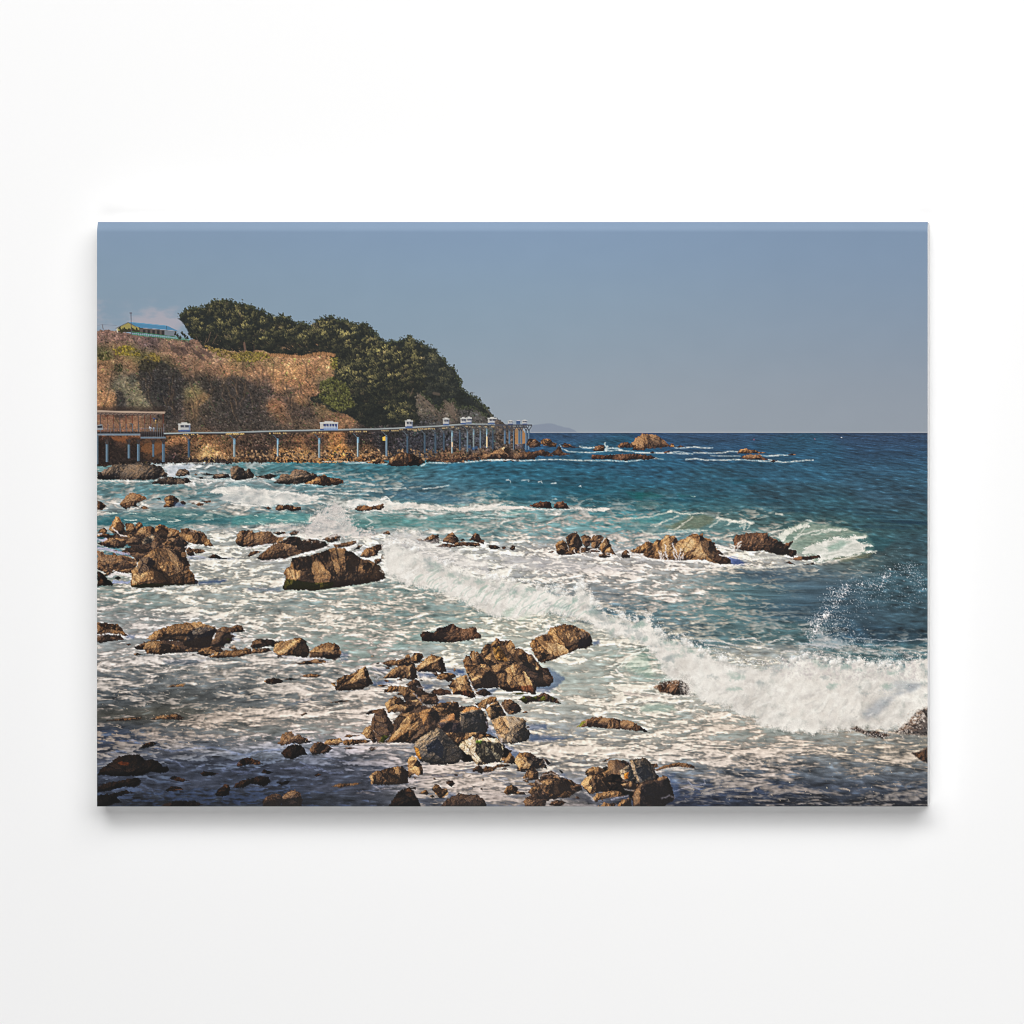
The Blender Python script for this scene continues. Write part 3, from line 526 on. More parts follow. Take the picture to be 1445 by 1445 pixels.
# ---- rocks -----------------------------------------------------------------
#            highlight          lit              middle          dark
RT = dict(g=((210,172,126),(156,121,86),(103,80,62),(46,38,35)), d=((164,130,98),(118,93,73),(78,62,54),(42,37,36)), k=((92,66,48),(54,40,33),(27,24,24),(11,11,13)),
          r=((156,118,90),(108,82,64),(70,54,46),(35,30,30)), s=((214,184,150),(160,137,112),(102,91,82),(46,45,46)), t=((150,126,104),(106,92,80),(64,58,55),(31,30,33)), w=((240,220,196),(206,182,152),(134,116,96),(56,50,46)))
_L = np.array((-.72, -.42, .55), np.float32); _L /= np.linalg.norm(_L)
_nrock = [0]
def rock(w_, kind, s, facets=(), ang=None, wet=.22, gain=1.0, seed=None, soft=.9):
    poly = P(w_, s) if isinstance(s, str) else s
    win = window(poly, 3)
    if win is None: return
    _nrock[0] += 1; sd = seed or _nrock[0]; r_ = np.random.RandomState(sd * 13 + 5)
    x, y = XX[win], YY[win]
    a = poly; ar = abs(np.sum(a[:, 0] * np.roll(a[:, 1], -1) - a[:, 1] * np.roll(a[:, 0], -1))) / 2; R = np.sqrt(ar)
    jit = min(1.3, .04 * R + .35)
    d = sdist(poly, x, y)
    de = d + jit * 1.1 * fbm(x / 5.0, y / 4.4, 4, sd % 90, .6)
    m = sstep(-soft * .5, soft * .5, de)
    # facets: stretched cells, each with its own tilt
    cell = np.clip(R * .24, 3.2, 11)
    th = (r_.rand() * 1.4 - .7 - .5) if ang is None else ang
    cx_, sx_ = np.cos(th), np.sin(th)
    qx = x + 1.6 * fbm(x / 7, y / 7, 2, sd % 70); qy = y + 1.6 * fbm(x / 7 + 5, y / 7, 2, sd % 71)
    pu = (qx * cx_ + qy * sx_) / 1.9; pv = -qx * sx_ + qy * cx_
    n = int(min(260, ar / 1.9 / cell ** 2 * 1.6 + 8))
    pts = r_.rand(n, 2) * (pu.max() - pu.min() + 1, pv.max() - pv.min() + 1) + (pu.min(), pv.min())
    f1 = np.full(x.shape, 1e9, np.float32); f2 = f1.copy(); idx = np.zeros(x.shape, int)
    for i, (ax, ay) in enumerate(pts):
        q = np.hypot(pu - ax, pv - ay); up = q < f1
        f2 = np.where(up, f1, np.minimum(f2, q)); idx = np.where(up, i, idx); f1 = np.where(up, q, f1)
    tilt_ = r_.randn(n, 2).astype(np.float32) * .60
    bc = 2.1 * cell; nb = int(ar / 1.5 / bc ** 2 * 1.6 + 5); bpt = r_.rand(nb, 2) * (pu.max() - pu.min() + 1, pv.max() - pv.min() + 1) + (pu.min(), pv.min())
    g1 = np.full(x.shape, 1e9, np.float32); g2 = g1.copy(); gi = np.zeros(x.shape, int)
    for i, (ax, ay) in enumerate(bpt):
        q = np.hypot(pu - ax, pv - ay); up = q < g1; g2 = np.where(up, g1, np.minimum(g2, q)); gi = np.where(up, i, gi); g1 = np.where(up, q, g1)
    btilt = r_.randn(nb, 2).astype(np.float32) * .62
    hh = blur(np.maximum(d, 0), 1); dome = np.exp(-np.maximum(d, 0) / (R * .24 + .8))
    gy_, gx_ = np.gradient(hh)
    b1 = fbm(x / 6.0, y / 5.0, 3, sd % 60, .62); by_, bx_ = np.gradient(b1)
    b2 = fbm(pu / 3.2, pv / 1.6, 2, sd % 50, .6); cy_, cx2 = np.gradient(b2)
    nx = -gx_ * dome * 1.25 + .15 + tilt_[idx, 0] * .5 + btilt[gi, 0] * .74 - bx_ * 1.15 - cx2 * .5
    ny = -gy_ * dome * 1.0 + tilt_[idx, 1] * .5 + btilt[gi, 1] * .74 - .10 - by_ * 1.15 - cy_ * .5
    l = (nx * _L[0] + ny * _L[1] + _L[2]) / np.sqrt(1 + nx * nx + ny * ny)
    sh = .13 + .80 * np.clip(l, 0, 1.2) * gain
    crack = sstep(1.0, .15, f2 - f1) * (r_.rand(n)[idx] > .35)
    big = sstep(2.2, .2, g2 - g1) * (r_.rand(nb)[gi] > .25)
    sh = sh - .28 * big - .20 * crack - .22 * sstep(.35, 1.3, -b1) + .10 * (b1 > .6)
    tint = np.ones(x.shape + (3,), np.float32)
    for f in facets:
        fp = P(w_, f[0]); fd = sdist(fp, x, y) + .9 * fbm(x / 4, y / 4, 2, (sd + 7) % 90)
        fm = sstep(-.9, .9, fd)
        sh = sh + f[1] * 1.15 * fm
        if len(f) > 2: tint = tint * (1 - fm[..., None] * (1 - np.array(f[2], np.float32)))
    y0, y1 = poly[:, 1].min(), poly[:, 1].max()
    # damp foot of the rock, below the tide mark
    foot = sstep(wet * (y1 - y0) + 2.5, 0, d) * sstep(y0 + .55 * (y1 - y0), y1, y)
    sh = sh - .30 * foot
    sh = np.clip(sh, 0, 1)
    h0, h1, h2, h3 = [np.array(c, np.float32) / 255 for c in RT[kind]]
    s1_ = sh[..., None]
    col = np.where(s1_ < .34, h3 + (h2 - h3) * s1_ / .34, np.where(s1_ < .66, h2 + (h1 - h2) * (s1_ - .34) / .32, h1 + (h0 - h1) * np.clip((s1_ - .66) / .3, 0, 1)))
    hv = fbm(x / 6, y / 6, 2, (sd + 20) % 90)[..., None] * .5 + tilt_[idx, 0][..., None] * .25
    col = col * (1 + hv * np.array((.07, 0, -.12), np.float32)) * tint
    gr = r_.randn(*x.shape).astype(np.float32)
    col = col * (1 + .05 * gr + .10 * fbm(x / 1.7, y / 1.7, 1, sd % 40))[..., None]
    mix(win, m, np.clip(col, 0, 1))
    return m

def shade(w_, s, a=.5, col=(66, 84, 118), soft=5.0):
    area(P(w_, s), C(*col), soft, 1.8, 5, a * .78)

GREEN = (.82, 1.04, .6)
ROCKS = []
def r(*a, **k): ROCKS.append((a, k))
# far shore and reefs
r('U','d',"1170,510 1220,470 1290,460 1310,490 1380,420 1440,378 1480,380 1530,385 1580,395 1620,410 1670,450 1710,490 1740,510 1600,520 1480,530 1445,545 1320,545 1350,520 1200,520",[("1440,378 1470,400 1480,480 1400,520 1340,500",.12),("1600,400 1740,510 1560,520 1520,440",-.2),("1480,390 1520,400 1560,500 1500,520",-.2)],.9,.1,1.12)
r('U','g',"410,450 430,430 470,420 500,430 520,460 570,480 560,510 480,510 400,480",wet=.1); r('U','d',"270,440 300,420 350,430 400,470 400,510 300,515 260,490"); r('U','d',"610,490 650,470 700,485 730,510 790,515 740,520 640,515")
r('U','d',"530,560 570,530 590,495 610,520 620,560 700,585 640,600 560,600 500,580"); r('U','d',"-240,600 -120,575 0,520 40,512 80,530 130,580 250,560 330,560 420,540 500,570 530,600 450,605 380,600 350,625 400,635 200,640 0,630 -200,635",gain=1.1)
r('U','g',"-30,560 -10,525 30,512 75,530 80,575 20,590",wet=.1); r('U','d',"930,550 960,510 1020,490 1050,495 1060,550 1000,558")
r('U','r',"920,640 925,595 980,590 1080,595 1200,585 1330,580 1440,590 1530,600 1590,630 1460,645 1350,640 1280,655 1180,640 1000,640")
r('V','g',"345,515 360,480 380,478 400,510"); r('V','d',"410,520 450,495 495,500 470,515"); r('V','g',"1035,575 1060,540 1120,528 1170,545 1210,535 1250,560 1340,570 1240,577"); r('V','d',"1060,630 1100,600 1170,588 1260,592 1320,625 1350,645 1200,640"); r('V','d',"1365,655 1400,640 1445,655 1400,668")
r('V','d',"140,570 170,555 200,572 170,580"); r('V','d',"280,570 340,545 350,565 300,578"); r('W','d',"160,525 195,515 225,525 195,535")
r('T','d',"1180,50 1200,10 1280,-10 1330,-40 1400,-30 1445,10 1445,45 1300,60"); r('T','d',"740,85 800,55 880,60 1000,70 1000,90 850,95"); r('T','d',"600,80 640,40 720,40 1150,30 1150,60 900,70 700,85")
r('T','g',"215,120 240,60 300,10 350,-10 400,-10 440,10 440,60 430,125 330,130",[("430,0 445,60 430,130 390,120",-.3)],1.1,.2); r('T','k',"430,10 480,5 560,50 600,90 540,125 430,128")
r('T','g',"0,95 80,60 160,70 230,95 180,105 60,105"); r('T','g',"0,20 60,8 140,20 130,45 40,45")
r('R','t',"5,550 60,540 110,510 160,480 250,465 330,470 420,455 520,465 570,475 640,490 690,530 720,575 715,600 660,605 600,625 520,632 400,632 250,630 100,630 5,625",gain=.95)
r('R','t',"800,580 815,545 845,520 900,518 940,540 945,575 900,592 840,598"); r('R','t',"540,665 600,640 660,610 730,600 800,605 860,615 920,610 965,650 900,670 760,680 640,675",gain=.85)
r('R','t',"1055,570 1120,560 1190,572 1170,585 1090,580"); r('R','t',"1170,615 1200,575 1280,565 1340,575 1365,605 1300,615 1200,622"); r('R','t',"990,575 1010,565 1030,580 1010,590"); r('R','t',"1010,612 1060,600 1120,610 1060,618")
r('S','t',"-15,520 0,500 60,490 110,510 150,535 175,505 200,540 235,590 220,615 150,620 100,630 40,640 0,610"); r('S','t',"240,590 330,585 390,568 440,580 470,590 450,600 380,625 330,615 260,605")
r('S','t',"435,660 480,610 520,570 600,575 640,520 700,525 760,540 800,560 850,565 870,590 900,590 890,610 860,640 760,660 640,675 500,672",gain=1.05)
r('S','g',"750,668 830,630 900,590 940,575 990,600 1060,615 1120,625 1150,660 1080,680 980,690 900,690 820,675",[("900,590 960,590 1050,670 920,690",-.3)])
r('R','d',"230,875 260,850 310,785 340,762 400,765 450,785 490,800 510,825 450,850 400,880 420,910 370,905 300,925 260,915",gain=1.1); r('R','g',"685,830 700,800 740,785 800,795 830,830 845,850 800,880 790,905 720,910 685,905 700,870",gain=.85)
r('R','d',"850,850 880,838 910,865 900,885 870,880"); r('R','d',"5,840 40,850 80,880 100,895 60,935 5,940"); r('R','d',"1010,885 1040,860 1090,870 1080,890 1040,897"); r('R','d',"1060,845 1160,840 1165,860 1120,865"); r('R','d',"440,905 490,895 530,920 480,935"); r('R','d',"610,820 640,815 660,830 630,835"); r('R','d',"955,865 990,858 1000,870 970,875")
r('S','d',"340,915 375,900 412,920 380,935"); r('S','d',"445,910 480,885 530,890 570,878 620,890 650,905 700,905 715,935 660,950 600,945 560,935 500,945 455,940")
r('S','d',"1255,930 1280,900 1340,890 1400,898 1445,895 1475,893 1545,870 1555,905 1520,940 1440,930 1380,945 1300,950")
r('O','r',"290,95 340,75 400,58 490,55 515,80 525,130 470,125 400,122 340,115",[("480,70 515,90 515,130 470,120",-.3)]); r('O','r',"530,120 545,80 590,55 630,55 670,80 700,130 640,128 570,132")
# middle distance
r('T','d',"165,815 215,785 240,795 245,825 200,820"); r('T','d',"570,890 610,860 670,830 735,825 745,880 740,910 680,915 620,900",gain=1.1); r('T','d',"500,870 560,868 580,895 540,890"); r('T','d',"770,900 800,860 840,820 875,802 910,830 950,890 920,930 870,915 800,905",gain=1.1)
r('T','d',"710,950 780,920 850,915 890,935 860,960 760,955"); r('T','d',"870,950 920,905 1000,900 1080,905 1150,915 1165,940 1100,950 1000,940 900,955"); r('T','d',"1045,885 1080,840 1115,805 1150,830 1170,870 1200,890 1195,925 1150,910 1100,890",gain=1.1); r('T','d',"950,880 990,865 1005,885 970,895")
r('T','d',"1235,940 1290,930 1350,945 1365,965 1310,980 1260,965"); r('T','d',"1380,955 1410,945 1425,965 1400,975"); r('O','d',"5,520 40,510 55,530 20,545"); r('O','d',"85,540 110,500 140,505 150,545 120,555")
r('O','d',"560,570 720,550 860,520 1000,545 1010,570 900,575 820,580 720,600 605,605"); r('O','g',"555,500 580,460 630,445 660,470 690,530 680,570 600,595 565,570",gain=.9); r('O','g',"655,430 680,400 740,375 770,370 800,410 830,490 800,550 740,570 700,560 680,500",[("660,440 760,370 790,420 740,500 690,500",-.14)],gain=.9); r('O','d',"810,410 850,395 890,405 920,430 910,500 870,530 840,500")
r('O','d',"910,440 940,395 1000,400 1050,415 1040,450 1000,520 960,550 920,520",gain=1.15); r('O','g',"990,540 1030,470 1080,410 1105,470 1130,530 1170,600 1100,580 1040,580",[("1080,410 1170,600 1120,580 1090,480",-.32)]); r('O','d',"990,600 1050,580 1110,585 1120,620 1060,635 1010,625"); r('O','d',"480,575 520,555 545,565 510,580")
r('O','d',"1225,590 1250,555 1280,545 1310,575 1315,625 1270,635 1230,630"); r('O','d',"815,600 840,590 850,612")
r('P','g',"95,555 160,520 220,490 250,460 320,480 360,440 400,460 420,430 460,395 500,410 540,400 580,460 610,440 650,430 700,395 740,383 790,390 820,380 840,430 890,430 950,480 970,550 1000,560 1040,600 1100,640 1120,690 1050,700 980,690 900,670 850,650 700,650 600,655 450,650 350,645 260,625 200,610 220,590 130,590",
  [("790,390 840,430 950,480 970,550 1000,560 1110,650 1120,690 1000,690 900,640 830,560 800,460",-.38),("250,470 320,490 330,570 240,560",-.1),("480,410 560,440 570,470 500,480",-.16),("640,470 700,410 760,400 740,520 660,620",.10),("590,470 640,440 630,480",-.2)],-.7,.15,1.0)
r('P','r',"940,600 1000,560 1060,610 1110,650 1120,690 1000,695 950,670",gain=.6)
r('Q','r',"35,310 60,280 130,265 200,262 280,265 300,295 350,310 400,345 430,330 465,320 450,350 430,380 480,385 495,410 470,440 420,420 380,425 320,410 250,390 180,395 100,390 50,380",[("280,290 420,350 490,400 420,430 300,400",-.2)],gain=1.05)
r('Q','r',"440,450 520,430 600,430 650,420 660,440 600,455 500,462"); r('Q','r',"400,480 440,465 480,490"); r('Q','r',"540,490 610,475 620,490")
r('B','d',"-70,300 -30,260 0,270 0,330 -20,370 -60,340") if False else None
# left cluster
r('A','g',"5,225 40,190 75,178 110,205 100,230 20,232"); r('A','g',"125,200 130,170 170,110 200,65 225,62 245,110 280,150 290,210 260,245 170,235",[("150,180 200,80 240,110 260,200 180,230",.12)]); r('A','g',"290,140 320,125 370,140 400,170 395,220 340,240 300,215",gain=.72); r('A','g',"395,150 430,115 460,130 475,160 420,200 395,190")
r('A','g',"390,250 430,200 470,170 540,160 590,170 590,240 540,280 450,285",[("540,160 590,180 590,240 520,230",-.15)],gain=.85); r('A','g',"590,210 600,160 640,145 700,155 730,180 800,190 835,215 840,260 780,290 700,290 640,270",gain=.8)
r('A','g',"860,190 930,185 1000,200 1090,230 1130,280 1190,365 1110,370 1060,345 1000,345 940,330 870,290 840,250",[("1060,290 1090,250 1130,290 1160,340 1130,365 1080,340",.25),("840,230 870,190 950,190 1050,240 1060,300 1000,310 960,250 880,240",-.28)],gain=.85)
r('A','g',"5,250 60,230 120,245 170,260 170,275 100,280 5,268"); r('A','d',"5,335 60,320 100,290 170,280 250,285 290,300 300,340 270,385 180,385 100,375 20,345",gain=1.15); r('A','d',"300,310 370,265 440,265 470,300 430,350 340,355 290,345"); r('A','s',"460,310 520,265 580,245 620,270 620,310 540,340 470,345",gain=.9)
r('A','d',"640,300 680,290 760,285 850,300 940,345 900,370 780,360 680,340"); r('A','g',"285,260 340,240 390,260 330,285"); 
r('A','d',"220,420 300,390 400,370 480,370 560,340 660,330 740,350 880,380 900,430 700,440 500,480 400,500 350,470 300,440",gain=.95); r('A','d',"560,330 600,255 650,300 680,380 600,440 560,420",gain=.8); r('A','g',"690,330 750,300 800,350 790,400 700,380",gain=.8)
r('A','d',"905,400 940,380 980,400 1000,465 960,470 920,450"); r('A','d',"975,395 1050,390 1115,420 1050,440 1000,440"); r('A','d',"5,420 60,415 75,450 140,455 260,460 360,480 420,520 400,580 350,640 250,640 170,615 90,640 5,600",[("250,465 420,510 380,530 260,500",-.3),("10,570 120,560 300,600 250,640 90,630",.14)])
r('A','g',"70,660 120,630 190,620 150,660 90,675"); r('A','k',"5,620 60,640 100,690 170,745 160,765 60,770 5,780",gain=1.3); r('A','k',"165,690 220,670 250,690 220,710")
r('A','g',"340,770 360,680 350,620 400,590 440,500 520,440 600,380 680,390 760,400 860,410 910,440 920,490 945,560 940,600 970,630 1010,700 1040,745 950,760 830,765 700,770 600,790 480,795 400,795",
  [("410,590 450,490 540,470 600,530 540,600 440,660",-.13,(.9,.95,1.05)),("590,380 900,420 930,560 800,510 640,540 580,480",-.12),("360,690 380,650 460,640 580,620 580,700 420,740 360,750",.26),("340,770 500,745 700,750 1040,745 830,775 600,800 400,800",-.36,(1,1.15,.8)),("520,470 600,520 580,570 520,520",-.25),("620,570 700,570 700,620 620,610",.25),("640,560 900,560 1000,700 800,740 620,700",-.06)],1.1,.05,.86)
r('A','k',"1130,485 1180,450 1220,450 1280,485 1380,490 1250,497",gain=1.2)
# flat brown ledges behind the long boulder
r('B','d',"40,300 60,250 85,215 120,205 210,205 240,230 320,215 400,220 440,260 480,270 560,270 480,330 360,350 250,360 180,385 80,365 40,340",gain=1.15); r('B','d',"420,230 540,215 555,240 480,255"); r('B','d',"590,235 640,205 695,210 670,245 610,255")
r('B','d',"165,460 200,420 260,410 300,425 240,450 180,475"); r('B','d',"255,490 330,420 420,350 520,310 600,265 690,275 720,310 790,290 960,320 1000,370 880,400 760,430 640,460 560,490 440,510 320,515",[("300,470 700,420 860,395 640,460 320,510",.12)],gain=1.05)
r('B','d',"920,300 980,265 1080,240 1110,270 1100,310 1020,330"); r('B','d',"1030,350 1150,330 1270,310 1280,340 1200,370 1060,380"); r('B','d',"1250,400 1290,360 1335,355 1300,395"); r('T','d',"-70,1050 0,960 120,930 170,930 180,965 120,1000 120,1040 0,1060",gain=1.2); r('T','d',"155,1080 160,1025 270,1010 265,1040 210,1075"); r('T','d',"80,1120 90,1075 150,1070 160,1100 120,1130")
r('B','g',"510,795 560,700 530,640 560,590 600,560 620,490 680,470 800,465 830,450 930,420 1000,390 1140,385 1180,410 1250,430 1290,480 1400,510 1445,530 1500,560 1540,600 1570,690 1500,720 1400,745 1200,770 1000,800 850,820 700,815 560,815",
  [("600,500 680,465 830,460 820,560 740,620 640,600",-.26),("560,600 700,610 700,700 580,700",.22),("510,795 560,700 700,720 850,740 1050,730 1000,810 700,820",-.26,(.95,1.12,.75)),("830,450 1000,390 1180,410 1250,440 1050,500 850,530",-.18),("900,560 1000,520 980,700 860,720",.12),("1290,480 1400,520 1440,560 1380,620 1300,560",-.16),("1300,560 1345,540 1340,640 1310,640",.2),("760,480 1250,430 1440,560 1400,720 1000,760 760,700",-.08)],1.35,.14,.82)
# lower left group
r('A','g',"5,1145 100,1140 130,1155 220,1160 260,1210 310,1275 290,1290 250,1260 200,1270 150,1250 5,1265",gain=.75); r('A','d',"5,1275 80,1260 150,1270 240,1270 280,1320 180,1325 100,1340 40,1355 5,1340",gain=.8)
r('C','d',"1190,290 1230,200 1300,170 1370,185 1445,160 1480,165 1505,220 1400,230 1360,250 1420,270 1380,330 1280,370 1180,380 1150,350",[("1310,295 1360,300 1340,320",.1,GREEN)],gain=.9); r('D','d',"0,175 50,155 100,170 130,225 60,230 0,220")
r('C','g',"515,295 545,260 600,215 700,180 800,145 920,135 1040,125 1100,145 1190,175 1240,200 1200,250 1180,310 1160,370 1080,395 980,390 900,380 870,330 760,310 640,315 550,315",
  [("950,220 1040,180 1130,180 1230,200 1200,250 1100,280 1000,290 920,330 910,270",-.16,(.86,.96,1.12)),("860,335 930,310 1050,290 1190,250 1170,370 1060,395 900,385",-.42),("600,320 760,290 880,310 860,340",-.3),("700,190 1000,140 940,220 760,260",.05)],-.2,.06,.95)
r('C','d',"380,385 450,350 500,335 480,410 420,410"); r('C','g',"475,400 490,350 540,325 640,325 740,350 860,380 870,430 760,440 640,460 520,450",[("620,340 860,380 870,430 640,450",-.25)],gain=.82); r('C','d',"370,455 420,440 470,460 400,468"); r('C','d',"300,350 340,345 350,360 320,365")
r('C','d',"895,415 950,390 1030,395 1050,430 940,435"); r('C','g',"1020,450 1060,400 1160,375 1260,385 1300,420 1200,450 1110,480",gain=.85); r('C','g',"1130,485 1200,450 1300,425 1445,405 1510,420 1500,480 1380,485 1260,495",gain=.85)
r('D','g',"-20,450 30,410 90,415 140,390 200,400 210,440 130,470 20,485",gain=.8); r('D','d',"190,375 220,320 270,300 400,300 440,320 500,315 480,350 430,380 380,370 300,390 220,400",gain=1.1); r('D','d',"200,440 230,400 380,390 410,420 330,445 250,450",[("380,370 425,370 420,400 380,400",.1,GREEN)])
r('D','g',"430,430 435,370 480,330 560,320 640,295 720,285 760,330 790,410 800,450 760,490 700,485 600,470 500,470",[("460,450 600,340 700,300 640,360 500,460",.2),("720,420 800,450 760,490 700,470",-.3)],-.75,.1)
r('D','g',"800,425 850,385 920,350 980,333 1050,340 1090,370 1115,420 1110,490 1060,515 980,500 880,490 800,490 790,440",[("800,430 1000,440 1110,470 1060,515 900,495 800,490",-.36)],gain=.85)
r('D','d',"620,545 700,540 760,520 860,505 940,515 990,540 880,550 740,560"); r('D','g',"330,735 360,705 420,695 480,700 540,730 500,750 380,760",gain=.8); r('D','d',"540,710 600,695 660,712 600,720"); r('D','d',"700,680 760,660 830,652 910,670 880,690 780,690",gain=1.1)
r('D','g',"1060,830 1065,760 1080,710 1150,670 1230,650 1300,610 1365,578 1390,620 1410,690 1445,760 1380,790 1340,815 1200,825",[("1340,610 1365,578 1410,690 1445,770 1380,780 1370,700",-.4),("1080,710 1180,670 1160,720 1090,800",-.2)],-.6,.1); r('D','g',"1010,745 1060,740 1060,790 1020,765",gain=1.2)
r('C','g',"720,790 780,765 900,755 880,785 760,790",gain=.75,soft=3); r('C','g',"550,1115 640,1080 750,1070 820,1060 890,1100 870,1125 750,1120 600,1120",gain=.85,soft=2.5); r('C','g',"100,1130 250,1110 460,1095 440,1120 250,1135",gain=.8,soft=3)
r('D','d',"1010,945 1120,925 1200,930 1100,950",soft=2); r('D','d',"700,1070 750,1050 770,1060 720,1085",soft=2)
# shaded foreground, lower left
r('E','k',"430,690 500,640 560,620 610,640 580,670 480,690",gain=1.2); r('E','k',"30,905 100,860 160,820 230,770 330,755 430,752 470,780 490,810 560,800 630,825 665,875 720,875 740,910 710,940 640,945 560,930 460,970 300,975 150,975 10,960",[("200,840 260,820 330,840 320,870 240,860",.22,(1.3,1.0,.8))],gain=.62)
r('E','k',"5,1090 60,1050 180,1030 330,1000 430,990 460,1040 400,1090 300,1080 200,1100 100,1130 5,1140",gain=.55); r('E','k',"5,1170 150,1150 300,1120 390,1140 300,1160 200,1190 250,1240 100,1280 5,1290",gain=.5)
r('E','k',"1060,950 1090,925 1160,930 1240,950 1180,970 1080,975",gain=.9); r('E','k',"740,1000 790,965 840,990 940,1015 880,1035 800,1020",gain=.9); r('E','k',"700,1115 760,1075 830,1080 885,1105 800,1125 720,1130",gain=1.1); r('E','k',"1210,1160 1240,1100 1300,1060 1345,1060 1360,1110 1350,1165 1280,1185 1220,1180",gain=1.05); r('E','k',"630,1290 720,1245 830,1220 920,1230 1000,1225 1080,1260 1000,1300",gain=.6)
r('F','k',"20,1085 60,1040 120,1015 200,995 290,970 380,985 395,1040 330,1080 250,1060 200,1050 130,1090 60,1105",gain=.9); r('F','k',"50,860 80,810 140,785 210,790 280,820 320,850 260,860 180,850 100,880",gain=1.15); r('F','k',"300,940 330,905 420,935 380,955",gain=1.1); r('F','k',"460,1040 530,1035 560,1015 600,1020 570,1060 510,1065"); r('F','k',"840,965 880,945 920,960 870,980")
r('F','d',"320,1300 320,1220 360,1180 440,1150 490,1155 520,1190 510,1250 500,1300",[("300,1220 520,1220 520,1300 300,1300",-.3)],gain=.62); r('F','d',"510,1260 520,1180 570,1130 640,1115 700,1150 725,1210 715,1300 500,1300",[("500,1210 650,1190 725,1180 720,1300 500,1300",-.34),("525,1190 560,1140 640,1125 640,1160 580,1180",.14)],gain=.72)
r('F','d',"470,640 500,600 510,555 560,520 610,520 640,560 680,550 760,590 820,625 740,640 700,650 620,640 560,660 500,665",gain=.95); r('F','k',"510,740 560,680 620,645 700,650 750,700 770,750 700,770 620,800 540,790",gain=.85); r('F','d',"790,710 840,640 900,620 950,640 1030,690 980,740 890,750 830,760",gain=.85)
r('F','g',"930,640 990,595 1060,590 1120,590 1140,620 1080,660 1000,660"); r('F','g',"1130,640 1150,600 1220,600 1320,600 1440,610 1400,630 1280,650 1160,660",gain=.85); r('F','g',"1140,580 1180,548 1240,555 1310,560 1200,580",gain=.85); r('F','d',"1140,690 1200,680 1290,690 1200,700"); r('F','g',"1020,1080 1090,1050 1200,1050 1320,1040 1280,1060 1100,1090",gain=.6,soft=2.5)
# dark wedges of rock between the boulders
r('H','d',"340,440 420,330 600,260 740,250 1030,270 1160,250 1290,330 1320,480 1290,540 1200,560 1060,660 900,700 560,640 300,620",gain=.5,seed=301); r('I','d',"60,640 250,500 400,420 600,480 760,560 930,760 820,850 700,900 420,870 150,870",gain=.45,seed=302)
r('A','d',"100,260 290,220 500,170 700,200 860,230 930,330 900,420 700,430 420,430 300,340 130,360",gain=.6,seed=303); r('G','d',"380,700 500,660 560,690 590,760 560,840 420,830",gain=.5,seed=304); r('G','d',"430,980 560,880 660,980 780,1020 800,1100 640,1120 500,1150 460,1060",gain=.5,seed=305)
r('K','k',"150,960 340,880 600,840 820,900 900,1000 960,1150 700,1230 400,1140 160,1120",gain=.6,seed=306); r('J','d',"640,1010 800,960 1000,1010 1100,1090 1000,1180 760,1220 600,1180",gain=.5,seed=307); r('H','k',"1000,600 1100,560 1300,540 1440,600 1560,760 1440,830 1060,830 1000,760",gain=.6,seed=308); r('C','d',"480,330 700,300 900,330 1150,300 1290,300 1300,390 1000,430 860,440 520,440",gain=.45,seed=309)
# central group
r('G','r',"625,410 640,370 700,365 760,380 800,330 880,320 910,300 960,290 1000,320 1050,340 1120,330 1185,320 1200,370 1245,400 1240,430 1100,460 960,480 800,475 720,470 640,470",gain=.95)
r('G','d',"220,690 300,660 370,655 370,680 300,710"); r('G','g',"300,710 380,660 480,640 540,690 490,715 380,715",gain=.9); r('G','g',"460,640 480,605 510,605 530,650 530,690",gain=.75); r('G','g',"525,630 560,590 640,590 655,630 620,680 560,700 530,670",[("600,590 655,620 620,680 590,650",-.2)],gain=.8)
r('G','g',"575,740 640,680 700,620 745,600 790,620 850,625 870,700 890,775 830,785 700,780 600,780",[("840,620 870,700 890,780 840,775 820,680",-.42),("660,700 740,610 810,640 790,740 700,770",.08)],-.9)
r('G','g',"240,845 300,780 370,730 450,720 500,715 540,700 580,760 600,850 540,860 440,850 340,845",[("370,780 470,730 500,790 520,850 400,845",-.26),("510,720 580,760 600,850 540,860 520,790",-.38)]); r('G','g',"790,830 830,790 900,785 970,800 995,825 930,860 850,860 790,855",gain=.85)
r('G','g',"185,920 240,905 300,920 240,932",gain=.8); r('G','g',"250,965 320,930 420,920 500,940 560,980 600,1030 520,1040 450,1035 440,1000 400,980 300,990",gain=.9); r('G','d',"480,910 520,870 580,855 620,880 650,960 670,990 600,990 540,960",gain=.85); r('G','r',"730,990 760,960 840,950 930,970 945,1000 870,1015 780,1015",gain=.7)
r('I','g',"230,490 300,420 330,420 390,365 430,400 450,400 500,385 550,400 580,470 640,470 700,520 750,530 800,600 850,660 910,670 960,760 970,800 930,850 800,860 780,940 700,915 600,900 500,910 420,870 380,800 380,740 300,640 270,590",(),1.05,.03,.5)
r('I','g',"500,395 530,385 570,420 590,490 560,545 510,500 450,420 460,400",gain=.9); r('I','g',"325,440 385,365 410,370 440,420 420,450 350,460",gain=.95); r('I','g',"228,490 265,440 300,420 335,440 330,520 290,575 250,555",gain=.85)
r('I','g',"270,560 335,505 375,575 410,620 390,680 330,690 290,640",gain=.9); r('I','g',"345,460 420,440 500,540 515,605 440,605 385,590 350,520",[("345,460 420,440 515,605 385,590",.06,(1.05,1,.78))],1.0,.02,1.05)
r('I','g',"600,490 640,468 700,530 720,600 670,640 610,560",gain=.7); r('I','g',"690,525 750,530 800,610 830,680 760,680 710,600",gain=.85); r('I','g',"500,570 545,540 590,600 560,640 490,640",gain=.85); r('I','g',"330,650 420,620 490,640 450,710 380,740",gain=.75)
